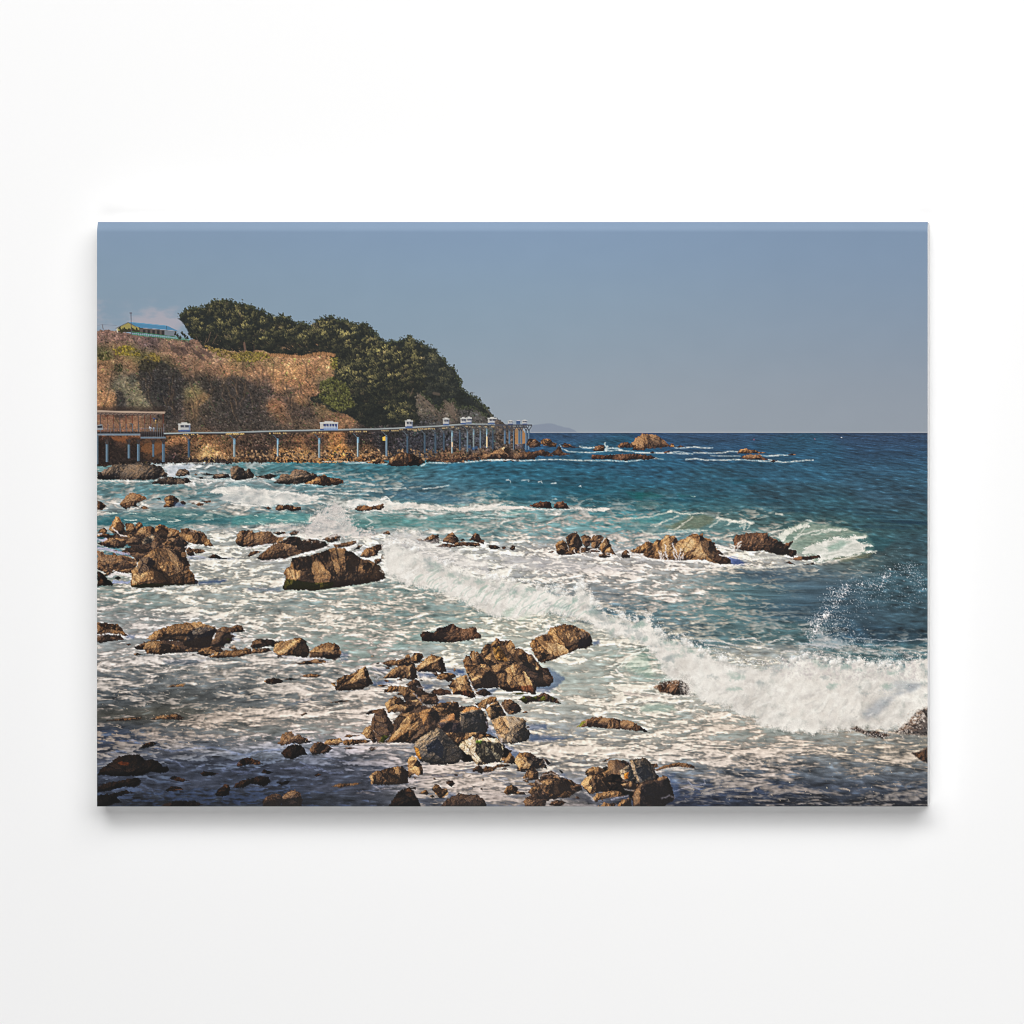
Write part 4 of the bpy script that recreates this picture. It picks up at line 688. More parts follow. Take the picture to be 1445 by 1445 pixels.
r('I','d',"600,650 680,600 860,680 930,760 960,800 930,850 800,865 740,780",gain=.45); r('I','g',"790,605 850,670 845,725 790,680",gain=1.1); r('I','d',"855,668 910,668 965,780 970,800 930,848 870,800",gain=.6)
r('I','g',"385,770 430,720 480,680 560,620 620,640 680,710 730,790 760,860 790,938 700,915 600,900 500,910 420,870",[("400,850 520,870 740,840 790,930 700,915 500,910",-.26,(1,.85,.8)),("560,620 620,640 760,860 700,860 620,740",-.08)],1.0,.03,1.02)
r('I','g',"45,600 80,540 120,540 140,600 130,640 60,650",gain=.85); r('I','g',"115,530 130,490 165,490 180,560 170,620 140,600",gain=.85); r('I','g',"175,510 190,495 220,540 270,610 200,625 180,580",[("200,520 270,610 230,615",-.3)],gain=.8)
r('I','g',"60,650 160,625 280,630 330,670 400,750 400,860 260,870 150,880 100,760",[("130,800 240,760 320,690 390,760 400,870 150,880",-.40),("80,660 280,640 310,690 240,740 120,770",.1),("120,770 240,740 250,770 140,800",.2)],.1,.05)
r('I','g',"725,430 750,380 830,340 900,320 935,260 1000,240 1080,220 1150,225 1250,270 1320,300 1355,350 1370,430 1300,470 1220,470 1150,510 1040,545 980,580 880,610 820,610 790,560 760,500",
  [("930,310 1000,250 1180,300 1220,400 1150,500 1040,530 1000,420",.13),("1230,280 1330,310 1365,420 1290,465 1210,460 1240,360",-.18,(.9,.96,1.08)),("860,330 960,330 960,380 860,400",-.28),("760,490 900,520 1000,560 880,610 820,610",-.24),("800,450 880,440 960,500 900,530 820,510",.12)],.9,.03)
r('I','d',"540,925 640,915 720,930 600,940",[("540,915 740,915 740,945 540,945",0,GREEN)]); r('I','d',"610,990 660,950 760,960 800,950 860,915 920,940 1000,980 1040,1030 930,1010 860,1010 760,1010 680,1030",[("610,990 660,950 700,980 690,1030",.14,GREEN),("740,960 800,950 790,1000 740,990",0,GREEN),("830,960 880,950 890,1000 840,1000",.12,GREEN),("930,950 980,970 960,1000",.1,GREEN)],gain=.85)
r('G','g',"910,920 960,860 1030,830 1090,805 1120,850 1140,930 1160,980 1190,1010 1190,1050 1110,1040 1040,1010 960,1010 940,960",[("950,1000 1000,970 1130,970 1190,1020 1190,1050 1100,1040",-.36,(1,.85,.8)),("1090,805 1150,960 1100,960 1060,880",-.16),("960,900 985,880 980,960 960,980",-.3)],1.0)
r('G','r',"1180,990 1270,945 1320,975 1355,1010 1280,1030 1220,1015",gain=.7); r('G','d',"590,1040 680,1010 780,1000 815,1070 800,1110 700,1120 630,1110",gain=.95); r('I','d',"430,1040 470,990 540,990 600,1030 650,1090 620,1120 520,1150 480,1110",gain=.9)
r('G','g',"260,1110 300,1060 360,1030 420,1040 460,1080 540,1070 600,1060 640,1110 600,1150 500,1200 400,1190 300,1195",[("410,1035 480,1080 600,1080 560,1140 450,1130",-.42),("480,1130 640,1120 560,1200 470,1190",-.22)],-.7)
r('H','g',"65,340 120,300 200,290 260,285 250,310 160,330 100,345",gain=.75); r('H','g',"730,270 800,240 880,220 960,215 1010,220 1025,290 960,310 880,370 830,380 790,310",[("930,225 1010,220 1030,290 960,310",-.3),("810,340 900,330 880,370 830,380",.2)],.2)
r('I','g',"190,1060 230,1000 330,955 380,960 400,1010 300,1040 280,1090",gain=.95); r('I','g',"280,1090 320,1040 400,1005 440,1060 490,1150 420,1170 330,1200 300,1140",[("320,1050 400,1010 490,1150 330,1190",-.24,(.92,.96,1.0))],.3)
r('H','s',"1020,520 1030,330 1080,280 1160,265 1240,280 1290,360 1290,470 1310,520 1200,530 1100,540",[("1040,340 1250,300 1290,370 1290,520 1020,530",-.34),("1035,310 1080,275 1200,260 1250,290 1150,300 1060,330",.2,(1,.85,.7))],gain=.75)
r('H','d',"800,440 840,400 900,350 960,330 980,390 1030,420 1040,520 960,550 860,510 800,480",[("810,420 900,380 940,330 975,340 970,400 880,415",.36,(1.1,1,.9)),("800,430 1040,430 1040,540 860,520",-.3,(.9,.95,1.1))])
r('H','g',"340,420 400,350 500,320 600,330 640,420 600,520 500,620 430,630 320,640 260,630 350,540 430,460",[("430,560 500,510 500,600 400,630 340,630",-.36),("350,420 420,360 560,330 500,420 430,450",.1),("520,560 600,500 560,580 500,620",-.3)],-.75,.05,.92)
r('H','d',"600,330 660,290 740,280 790,310 830,390 790,450 790,500 700,560 600,600 500,630 560,560 650,470 640,400",[("600,340 660,295 730,290 700,360 650,450 630,390",.32,(1.05,1,.9)),("720,330 790,310 830,390 790,430 760,400",-.34)],-.75,.05,.8)
r('H','g',"20,540 60,480 125,455 150,520 175,630 150,640 100,600",gain=1.05); r('H','d',"125,470 125,420 150,340 200,295 260,285 300,370 350,460 350,510 300,580 250,640 180,640 160,560",[("150,350 260,290 280,350 180,360",-.15),("240,560 300,560 250,640 200,630",.1,GREEN)],1.2,.05,.72)
r('H','g',"880,530 960,530 1070,580 1060,640 1000,640 920,580",gain=.75); r('H','g',"1060,600 1090,530 1200,530 1270,560 1200,600 1100,620",gain=.85)
r('I','s',"330,1200 440,1155 540,1160 660,1180 695,1210 690,1270 740,1340 700,1410 560,1440 430,1440 390,1350 360,1270",[("690,1215 740,1340 700,1420 540,1440 560,1350 640,1280",-.34),("340,1200 480,1160 520,1240 500,1340 420,1390 380,1300",.08,(1.04,.98,.9)),("560,1170 690,1210 620,1260 580,1230",-.08)],.6,.06,.92)
r('H','w',"1015,680 1040,630 1100,600 1160,570 1220,600 1300,580 1400,590 1460,650 1470,740 1440,810 1340,840 1260,860 1200,860 1150,780 1060,720",[("1190,640 1240,610 1440,640 1470,740 1440,810 1300,850 1250,820 1180,720",-.46,(.85,.9,.92)),("1190,610 1260,610 1240,650 1190,640",0,GREEN),("1340,660 1390,680 1400,760 1350,740",.22)],.9,.04,1.0)
r('H','g',"500,880 490,800 540,760 580,780 640,860 650,960 600,970 500,920",[("580,780 650,870 660,950 630,960",-.42)],gain=1.1)
r('H','s',"560,640 620,580 720,520 800,480 840,500 900,560 980,650 1040,700 1060,790 980,850 880,855 800,860 700,840 620,820 580,750 560,690",[("680,660 800,585 860,680 850,800 790,760 750,720 700,740",-.36,(.9,.97,1.1)),("560,670 600,690 640,800 600,810 575,750",.24,(1.1,.9,.55)),("850,580 980,650 900,640 860,640",-.12),("860,760 880,700 900,690 870,840",-.3),("600,600 800,490 830,540 700,640 600,650",.03)],-.6,.04,.86)
r('H','g',"105,970 150,930 300,890 440,870 500,930 500,1050 400,1060 250,1060 120,1055",[("400,890 500,930 500,1050 430,1050",-.26),("100,980 150,940 150,1050 120,1055",.1),("140,960 170,960 165,1040 145,1040",-.4)],1.4,.08,.78)
r('J','g',"310,840 350,780 380,730 430,790 440,850",[("340,830 400,770 440,850",-.3)],gain=.8); r('J','g',"190,890 260,850 360,850 380,870 250,890 210,920",gain=.7); r('J','g',"90,930 130,870 200,880 210,920 150,940",gain=.75); r('J','d',"0,900 60,860 100,880 60,925 0,930"); r('J','k',"720,795 760,800 795,850 760,860",gain=1.2)
r('J','g',"425,790 480,735 590,735 605,780 720,795 760,890 640,900 560,915 480,915 440,850",[("560,780 605,780 730,800 760,890 640,890 560,840",-.28,(.9,.96,1.05)),("430,790 480,740 550,790 540,860 480,900 440,850",.14)])
r('K','d',"850,910 920,870 1040,840 1160,840 1250,870 1250,895 1100,880 960,890 860,925",gain=.95); r('K','d',"45,475 110,410 200,375 300,370 400,385 500,405 580,405 650,440 720,480 800,535 700,515 600,505 480,495 350,485 200,475",[("45,475 110,410 140,420 90,470",0,(.9,1.1,.7))],gain=1.15)
r('J','g',"515,980 560,910 630,880 670,940 670,1000 600,1020 530,1010",gain=.85); r('J','d',"680,990 720,940 800,920 880,960 900,1000 800,990 690,1020"); r('H','g',"735,1110 770,1060 810,1060 850,1100 900,1100 910,1160 830,1200 780,1160",gain=1.1); r('H','g',"610,1150 680,1110 710,1150 690,1165",gain=.9)
r('J','d',"555,1060 600,1035 670,1050 690,1080 600,1075"); r('J','g',"310,1140 350,1080 390,1055 470,1100 440,1150 350,1165",[("400,1060 470,1100 440,1150",-.3)],gain=.85); r('J','g',"560,1140 600,1090 690,1080 720,1130 600,1170",gain=.7)
r('J','g',"690,1030 800,1000 900,1000 960,1000 1040,1040 1110,1090 1000,1160 900,1180 800,1190 740,1150 690,1080",[("900,1000 1000,1020 1110,1080 1000,1160 900,1170 870,1080",-.24)],.5,.1,.95); r('J','g',"880,1180 940,1130 1000,1140 990,1190 920,1200",gain=.75)
r('K','g',"130,930 200,880 280,880 330,900 300,960 330,1000 240,980 140,960",gain=.95); r('K','d',"360,820 440,805 530,815 590,830 620,900 640,1000 560,1030 440,1050 400,960 360,900",[("440,810 590,830 560,870 480,920 440,1000",-.2),("365,830 430,815 420,900 380,900",.1)],.9,.05,.85)
r('K','k',"340,990 400,950 500,960 530,1000 500,1045 420,1040 360,1020",gain=.7); r('K','s',"480,920 570,860 600,880 640,980 620,1030 540,1020 500,980",[("530,950 580,930 570,1000 540,1000",.2,(1.15,.85,.45))],gain=1.1); r('K','s',"585,810 740,785 800,830 840,900 860,1000 800,1020 700,1050 660,1040 620,920",[("640,900 740,860 820,960 700,1040",-.2,(.92,.97,1.05)),("590,820 720,795 680,860 640,850",.1)],1.0,.03,.8)
r('K','g',"310,940 380,900 420,920 380,970 340,990",gain=.95); r('K','g',"90,1040 150,980 240,970 300,1000 340,1060 380,1120 300,1130 180,1160 110,1090",[("240,980 340,1060 370,1120 250,1130 240,1050",-.22),("100,1040 220,980 230,1060 180,1150",.14)],.9,.05)
r('K','g',"490,1060 600,1030 670,1060 660,1110 560,1090",gain=.95)
r('K','g',"210,1200 260,1150 400,1120 500,1130 530,1180 400,1190 300,1210 240,1240",gain=.9); r('K','d',"40,1060 90,1050 110,1120 40,1140 0,1130 0,1080",gain=.8)
r('J','d',"505,1230 580,1170 650,1130 740,1150 770,1200 740,1270 680,1300 560,1300",gain=.95); r('J','r',"780,1270 810,1230 870,1215 960,1240 900,1280",gain=.9)
r('H','k',"290,1290 400,1130 470,1100 530,1090 580,1170 640,1300 290,1300",[("480,1100 530,1090 570,1150 480,1130",.3)],gain=.75); r('H','d',"810,1300 900,1200 1000,1160 1100,1160 1200,1160 1260,1200 1300,1260 1310,1300",gain=.55)
r('K','g',"270,1300 330,1240 440,1260 440,1300",gain=.7); r('K','g',"450,1300 500,1220 600,1190 610,1300",[("540,1220 600,1190 610,1300 540,1300",-.3)],gain=.85)
r('K','d',"610,1190 640,1120 700,1040 780,1010 860,1010 920,970 980,980 1010,1070 1050,1190 1020,1230 940,1280 800,1300 620,1300",[("700,1080 860,1030 980,990 1050,1190 940,1290 700,1300",-.22,(.85,.88,.95)),("615,1180 650,1110 720,1040 740,1080 690,1160 690,1250 640,1270",.30),("860,990 920,970 975,980 960,1010 880,1020",.25)],.9,.05,.66)
r('N','r',"980,940 1060,920 1110,880 1110,1020 1040,990",gain=.8,soft=4)

# small loose stones packed between the big ones
_q = np.random.RandomState(17)
for pl_, n_ in ((P('-', "515,1000 560,960 610,930 660,950 700,985 740,990 750,1040 740,1075 700,1110 600,1130 540,1100 520,1050"), 46), (P('-', "690,1040 740,1060 800,1090 860,1070 930,1080 950,1138 700,1138 640,1120"), 44), (P('-', "140,740 200,745 260,760 270,790 220,800 150,800"), 26), (P('-', "200,905 270,915 330,895 420,915 460,925 330,925 240,925"), 14), (P('-', "520,925 640,930 640,960 560,975 520,960"), 14)):
    b0, b1 = pl_.min(0), pl_.max(0); k_ = 0
    while k_ < n_:
        c_ = _q.rand(2) * (b1 - b0) + b0
        if sdist(pl_, c_[:1][None].astype(np.float32), c_[1:][None].astype(np.float32))[0, 0] < 0: continue
        k_ += 1; R_ = 1.8 + 4.6 * _q.rand() ** 2; an = np.sort(_q.rand(7)) * 6.283
        pg = np.stack([c_[0] + R_ * 1.35 * np.cos(an) * (.7 + .5 * _q.rand(7)), c_[1] + R_ * .8 * np.sin(an) * (.7 + .5 * _q.rand(7))], -1).astype(np.float32)
        ROCKS.append((('-', 'gd'[int(_q.rand() < .45)], ' '.join(f'{a_:.1f},{b_:.1f}' for a_, b_ in pg)), dict(gain=.55 + .45 * _q.rand(), seed=400 + k_ + int(c_[0]))))
# dark shadows the rocks throw to the right on the foam, then the rocks
SH = [('A',"1010,735 1150,715 1320,710 1310,730 1100,750 1020,750",.85),('A',"930,480 1150,490 1445,492 1445,500 930,505",.5),('A',"300,1270 390,1270 385,1300 310,1305",.7),('D',"1100,430 1190,430 1190,520 1090,520",.5),('D',"500,470 700,490 1000,510 980,540 700,520",.35),
      ('G',"590,785 660,790 790,800 790,830 620,830",.7),('G',"880,750 1075,750 1075,800 1000,820 890,780",.7),('G',"140,880 280,870 380,890 150,915",.75),('G',"640,910 740,915 740,950 670,960",.6),('G',"330,735 260,790 120,740",.35),('I',"910,660 1080,760 1080,790 930,910 790,920 780,850",.72),('I',"1360,400 1440,385 1440,415 1380,435",.75),
      ('I',"700,1240 900,1240 900,1290 720,1300",.75),('I',"730,1340 950,1360 1100,1380 960,1410 720,1420",.7),('G',"800,1060 890,1070 880,1110 790,1110",.6),('P',"1110,680 1180,650 1260,680 1240,705 1110,700",.75),('J',"320,650 420,690 480,740 420,790 340,720",.7),('K',"380,1050 540,1090 540,1130 380,1120",.7),('K',"990,980 1080,1060 1100,1180 1050,1190",.6),('K',"880,930 1060,950 1040,1000 990,990",.5),
      ('H',"360,470 420,450 430,480 360,530",.85),('H',"1290,430 1380,520 1380,570 1300,560",.6),('H',"900,1130 980,1160 1000,1180 900,1190",.6),('J',"830,920 960,960 960,1000 880,970",.5),('I',"0,690 70,700 70,740 0,740",.7),('I',"150,880 400,870 340,940 170,900",.6),('C',"1150,500 1000,560 700,560 680,510",.25),('R',"790,850 850,860 910,900 790,905",.6),('B',"160,790 500,790 500,830 160,820",.4),('D',"500,1000 600,960 1060,830 1000,850",.3)]
ROCKS.sort(key=lambda q: 0 if q[1].get('seed') else 1)
far = [q for q in ROCKS if P(q[0][0], q[0][2])[:, 1].max() < 846]
near_ = [q for q in ROCKS if P(q[0][0], q[0][2])[:, 1].max() >= 846]
# ---- breakers, swell faces and spray ---------------------------------------
def stroke(w_, s, wd, col=(226, 224, 218), a=.9, soft=1.4, br=.55, seed=0):
    """broken streak of foam along a line"""
    pts = P(w_, s); win = window(pts, wd + 4)
    if win is None: return
    x, y = XX[win], YY[win]; d2 = np.full(x.shape, 1e9, np.float32)
    fr = float(np.clip((pts[:, 1].mean() - 600) / 140, .12, 1)); wd = wd * (.55 + .45 * fr)
    xx = x + 2.2 * fbm(x / 9, y / 5, 2, 3 + seed); yy = y + 1.1 * fr * fbm(x / 7, y / 4, 3, 7 + seed)
    for (ax, ay), (bx, by) in zip(pts[:-1], pts[1:]):
        ex, ey = bx - ax, by - ay; t_ = np.clip(((xx - ax) * ex + (yy - ay) * ey) / (ex * ex + ey * ey + 1e-6), 0, 1)
        d2 = np.minimum(d2, (xx - ax - t_ * ex) ** 2 + (yy - ay - t_ * ey) ** 2)
    wn2 = wd * .5 * (1 + .7 * fbm(x / 6, y / 4, 3, 11 + seed))
    m = np.clip((wn2 - np.sqrt(d2)) / soft + .5, 0, 1) * np.clip(1 - br + br * (1 + fbm(x / 3, y / 2, 2, 15 + seed)), 0, 1)
    mix(win, np.clip(m * a, 0, 1), C(*col) * (1 + .06 * fbm(x / 2.5, y / 2, 2, 19))[..., None])

def froth(w_, s, col=(238, 232, 222), low=(196, 188, 180), a=.96, edge=4.0, rs=9.0, seed=0, soft=5.0, hol=.25, ax_=1.0, thin=.25):
    """body of broken white water: billowing, frayed at its edge"""
    poly = P(w_, s) if isinstance(s, str) else s
    win = window(poly, edge * 2 + 4)
    if win is None: return
    x, y = XX[win], YY[win]; d = sdist(poly, x, y)
    qx = x + 5 * fbm(x / 22, y / 16, 2, seed + 1); qy = y + 4 * fbm(x / 20 + 4, y / 15, 2, seed + 2)
    b = fbm(qx / (rs * 1.2 * ax_), qy / rs, 5, seed + 3, .55)
    fine = fbm(x / 2.1, y / 1.9, 2, seed + 9)
    de = d + edge * (b * .8 + .35 * fine)
    m = sstep(-soft * .4, soft * .6, de)
    bl = blur(b, 2); relief = -np.gradient(bl, axis=1) * 1.1 - np.gradient(bl, axis=0) * 1.5
    b0 = fbm(x / (rs * 4.2), y / (rs * 3.2), 2, seed + 12)
    s_ = np.clip(.60 + .24 * b + .42 * b0 + relief * 1.0 + .09 * fine, -.25, 1.12)[..., None]
    s_ = s_ - (hol * sstep(.4, 1.3, -b))[..., None]
    col_ = C(*low) * (1 - s_) + C(*col) * s_
    mix(win, m * a * np.clip(.93 + thin * b, .3, 1), np.clip(col_, 0, 1))

def drops(pts, n, spread, seed, smin=.35, smax=.95, col=(226, 226, 228), a=.9):
    """scattered thrown drops around a path"""
    r_ = np.random.RandomState(seed); p = np.asarray(pts, np.float32)
    for i in range(n):
        k = r_.rand() * (len(p) - 1); j = int(k); f = k - j
        c = p[j] * (1 - f) + p[j + 1] * f + r_.randn(2) * spread
        tuft(c[0], c[1], smin + (smax - smin) * r_.rand() ** 2, C(*col) * (.82 + .2 * r_.rand()), a * (.45 + .55 * r_.rand()))

def swell(w_, s, col, a=.7, soft=6, seed=0):
    poly = P(w_, s); win = window(poly, 10)
    x, y = XX[win], YY[win]; d = sdist(poly, x, y) + 2.2 * fbm(x / 14, y / 5, 3, seed)
    c = C(*col) * (1 + .14 * fbm(x / 12 + y / 30, y / 3.2, 4, seed + 4, .6))[..., None]
    mix(win, sstep(-soft * .4, soft * .6, d) * a, np.clip(c, 0, 1))

def puffs(w_, s, n, r0, r1, col=(246,240,231), low=(188,180,174), a=.5, seed=0):
    """tumbling lumps of foam, each lit from the upper left"""
    poly = P(w_, s) if isinstance(s, str) else s
    r_ = np.random.RandomState(seed); b0, b1 = poly.min(0), poly.max(0)
    cd = r_.rand(n, 2) * (b1 - b0) + b0; sd = sdist(poly, cd[:, 0].astype(np.float32), cd[:, 1].astype(np.float32))
    tone = fbm(cd[:, 0].astype(np.float32) / 24, cd[:, 1].astype(np.float32) / 15, 3, seed % 80 + 3)
    for (px, py), d_, tn in zip(cd, sd, tone):
        if d_ < -1.5: continue
        R = min(r0 + (r1 - r0) * r_.rand() ** 2, max(1.2, d_ * .6 + 1.5))
        x0 = int(px - PX0 - R - 1); y0 = int(py - PY0 - R - 1); x1 = int(px - PX0 + R + 2); y1 = int(py - PY0 + R + 2)
        if x0 < 0 or y0 < 0 or x1 > PW or y1 > PH: continue
        gx = (XX[y0:y1, x0:x1] - px) / R; gy = (YY[y0:y1, x0:x1] - py) / R; th = np.arctan2(gy, gx)
        rr = np.hypot(gx, gy) / (.85 + .2 * np.cos(3 * th + px) + .12 * np.cos(5 * th + py))
        m = np.clip(1.15 - rr, 0, 1) ** .8 * a * (.5 + .5 * r_.rand())
        v = np.clip(.58 + .34 * tn + .12 * r_.randn() - .34 * gx * .5 - .42 * gy, -.1, 1.1)[..., None]
        img[y0:y1, x0:x1] = img[y0:y1, x0:x1] * (1 - m[..., None]) + (C(*low) * (1 - v) + C(*col) * v) * m[..., None]

# distant surf lines
for w_, s, wd in [('U',"-120,650 0,645 100,640 200,655 420,640 600,640 800,648 920,650",2.2),('U',"600,490 620,530 700,560 800,565 930,570 1050,555 1200,545 1445,570 1600,568 1900,585",2.0),('U',"800,505 880,520 960,515",3.6),('U',"1060,470 1075,500 1070,540",3.6),('U',"1060,545 1130,520 1240,545",3.4),('U',"1070,600 1200,592 1330,598",1.4),('U',"920,650 1100,650 1280,660 1445,640 1580,625",2.0),
     ('V',"390,520 520,520 600,512 660,520 780,522",2.4),('V',"600,570 750,575 900,570 960,555 1040,560",2.2),('V',"500,640 620,630 700,645 900,645 1050,640 1200,650 1350,658 1445,660",2.3),('V',"1250,595 1350,605 1445,600",1.6),('V',"760,600 900,605 1060,605",1.2),('V',"0,570 120,572 280,575 440,560 580,585",1.8),('V',"0,640 120,625 280,635",1.2),
     ('W',"-10,535 100,528 160,530",2.0),('W',"-20,570 100,595 230,585 330,575 380,574",2.2),('R',"0,640 300,640 540,650",1.6),('R',"680,500 760,520 800,560",4.5),('R',"690,560 730,580 780,570",5.0),('R',"930,600 1050,625 1200,635 1445,640",3.6),('R',"760,470 1000,458 1300,465",1.6),('S',"0,620 100,640 250,600 420,610 440,640",3.0),('S',"870,575 960,560 1030,555",2.0),('S',"650,690 750,668 860,690",1.8),('S',"1150,670 1300,655 1445,680",1.8),
     ('T',"-200,100 100,100 230,110",1.3),('T',"560,125 620,95 900,92 1100,82 1250,65 1445,65",2.4),('S',"930,445 1100,440 1300,455 1445,440",1.8),('T',"0,320 120,325",1.6),('T',"190,358 320,355 400,355",1.6),('T',"580,362 700,350 840,325",1.5),('S',"750,750 900,740 1050,745",1.6),('S',"1160,745 1290,740 1445,745",1.6),('S',"1000,765 1200,775 1400,780",1.8)]:
    stroke(w_, s, wd, a=.72, br=.75, soft=1.7, seed=int(wd * 10))
froth('R',"690,490 760,480 960,470 990,480 940,540 950,590 900,600 800,600 730,590",(214,212,216),(150,160,170),.75,3,5,4,3)
for s in ("50,850 80,845 100,865 95,880","220,855 270,845 280,862","385,870 400,858 428,880","520,885 560,880","795,915 815,905 820,920"): stroke('U', s, 1.4, (222,222,220), .8)
stroke('V',"560,1010 600,1018",1.4)
# swell darkening and the two green faces
swell('U',"60,870 400,880 600,900 800,920 1000,950 1100,980 900,1000 600,940 300,920",(22,80,96),.55); swell('U',"-60,1000 100,940 300,950 500,980 200,1040",(36,98,112),.4); swell('U',"1260,960 1445,970 1445,1060 1300,1020",(16,92,96),.5); swell('V',"0,960 200,980 300,1020 0,1050",(20,92,92),.5); swell('V',"430,990 540,995 640,1030 440,1030",(24,88,90),.5); swell('V',"960,840 1200,840 1300,880 1000,900",(22,84,100),.4)
swell('V',"0,1060 220,1060 280,1110 0,1160",(92,116,112),.4)
swell('R',"0,1060 60,1020 200,985 400,950 600,930 800,915 1000,930 1200,960 1445,990 1445,1085 1200,1065 1000,1085 800,1110 600,1090 300,1065 5,1110",(66,116,120),.4)
swell('R',"560,970 700,930 860,910 960,960 800,1000 640,1010",(88,130,124),.3); swell('R',"5,1060 240,1000 560,1020 900,1040 1200,1030 1445,1050 1445,1085 900,1085 600,1085 300,1062 5,1105",(46,96,104),.42)
swell('S',"0,1000 300,975 600,960 820,985 780,1080 400,1080 100,1100 0,1090",(86,148,146),.6); swell('S',"1180,1000 1445,960 1445,1090 1260,1110",(104,144,140),.38); swell('T',"0,640 200,615 450,650 850,700 1200,770 1000,785 700,780 400,770 200,760 0,740",(98,140,138),.36); swell('T',"60,690 300,650 520,680 420,720 150,720",(92,138,130),.2)
swell('T',"200,400 600,400 1000,440 1200,480 1000,520 700,515 400,470",(74,112,132),.5); swell('U',"0,1190 200,1150 300,1160 150,1200",(110,180,172),.4)
for k in range(26):
    r_ = np.random.RandomState(900 + k); px, py = 145 + r_.rand() * 330, 720 + r_.rand() * 22
    stroke('-', f"{px},{py} {px+6+r_.rand()*10},{py+r_.randn()*1.2}", .9 + r_.rand(), (206, 216, 206), .75, 1.0, .7, k)
# long low swells over the open water: a dark face under a paler back
_r = np.random.RandomState(61)
for k in range(70):
    py = 652 + 118 * _r.rand(); px = 640 + 660 * _r.rand(); sc_ = (py - 600) / 100
    if px < 900 and py > 705: continue
    if 880 < px < 1240 and py > 735: continue
    L_ = (26 + 60 * _r.rand()) * sc_; hh = (1.6 + 2.2 * _r.rand()) * sc_; sl_ = (.02 + .05 * _r.rand()) * L_
    pg = np.array([(px - L_ / 2, py), (px - L_ * .2, py - hh * .7 + sl_ * .3), (px + L_ * .15, py - hh * .6 + sl_ * .6), (px + L_ / 2, py + sl_), (px + L_ * .2, py + hh * .6 + sl_ * .6), (px - L_ * .2, py + hh * .6 + sl_ * .3)], np.float32)
    area(pg, C(20, 72, 88) if px < 1100 else C(26, 62, 82), 4.0, 1.6, 9, .34, k)
    line([(px - L_ * .45, py - hh), (px, py - hh * 1.5 + sl_ * .5), (px + L_ * .4, py - hh + sl_)], 1.1, C(92, 132, 152), .26, 1.6)
# rolling wave at far left centre
swell('S',"-150,730 0,650 120,640 260,670 420,720 520,750 300,740 100,690",(120,152,156),.6)
froth('S',"-235,752 -130,700 -60,690 0,700 100,690 240,720 420,735 560,750 700,765 830,790 925,795 870,840 740,870 500,885 250,890 60,880 -80,840 -130,812 -60,790 -150,775",(238,232,222),(188,186,182),.95,2.6,6,31,3.5,.3,1.6)
swell('S',"-150,800 0,790 130,800 60,860 -80,850",(150,156,158),.5)
for s, wd in [("440,790 520,750 600,760 700,790",2.5),("760,830 860,800 930,790",2.2),("0,870 160,890 400,900 600,890",1.8),("700,880 900,860 1000,880",1.4)]: stroke('S', s, wd, (236,232,224), .8)
froth('S',"1160,890 1200,830 1300,820 1400,850 1445,850 1500,910 1500,930 1400,880 1300,890 1200,930",(238,234,226),(190,188,184),.9,2,5,37,3,.3,1.4)
froth('T',"0,475 60,480 130,465 180,450 250,490 350,505 440,495 560,515 700,535 850,545 1100,545 1300,520 1445,535 1640,540 1640,560 1445,575 1200,585 1000,595 800,580 600,575 450,560 300,580 170,575 0,600",(240,234,224),(198,192,184),.95,1.8,4,41,2.5,.3,2.0)
froth('O',"0,100 200,105 300,115 450,135 640,132 760,112 900,130 1050,115 1140,135 1050,158 900,155 750,140 600,148 400,142 200,130 0,135",(238,230,220),(196,190,184),.92,1.4,4,43,2,.3,2.0)
stroke('T',"160,470 200,445 260,490",2.5,(240,236,228))
for s in ("560,560 700,590 850,600","0,610 300,600 560,610","900,660 1200,650 1445,670","0,650 60,700 0,740","1100,640 1300,620 1445,640"): stroke('T', s, 1.6, (222,222,214), .6)
# swell rearing over the ledge, right of centre
swell('P',"0,230 300,200 520,150 700,180 850,180 1000,220 1300,270 1320,330 1000,370 700,370 300,390 0,330",(98,136,138),.5); swell('P',"420,320 560,260 700,200 850,185 960,230 900,300 760,340 560,350",(112,118,98),.7); swell('P',"100,260 300,220 440,190 400,260 200,290",(72,142,142),.5)
for s, wd in [("0,232 150,225 300,208 420,180 500,155",1.6),("470,160 520,150 560,165 620,182 700,185",3.0),("700,185 760,175 830,176",1.6),("975,215 1010,235 1100,245 1160,255",2.6),("1100,250 1180,270 1260,260 1320,275",3.6),("350,310 450,250 580,200",1.8),("480,345 560,330 640,280 720,215",1.8),("900,320 980,250 1030,240",1.6),("200,350 260,380 400,390 600,370 860,350",1.8),("1210,310 1260,280 1250,340",2.2),("1320,285 1290,330",1.6),("400,390 560,345 800,350",1.2),("150,440 300,430 400,430",1.6),("300,300 420,270",1.2),("960,440 1040,420 1140,390",2.0)]: stroke('P', s, wd, (224,220,206), .7, 2.0, .6)
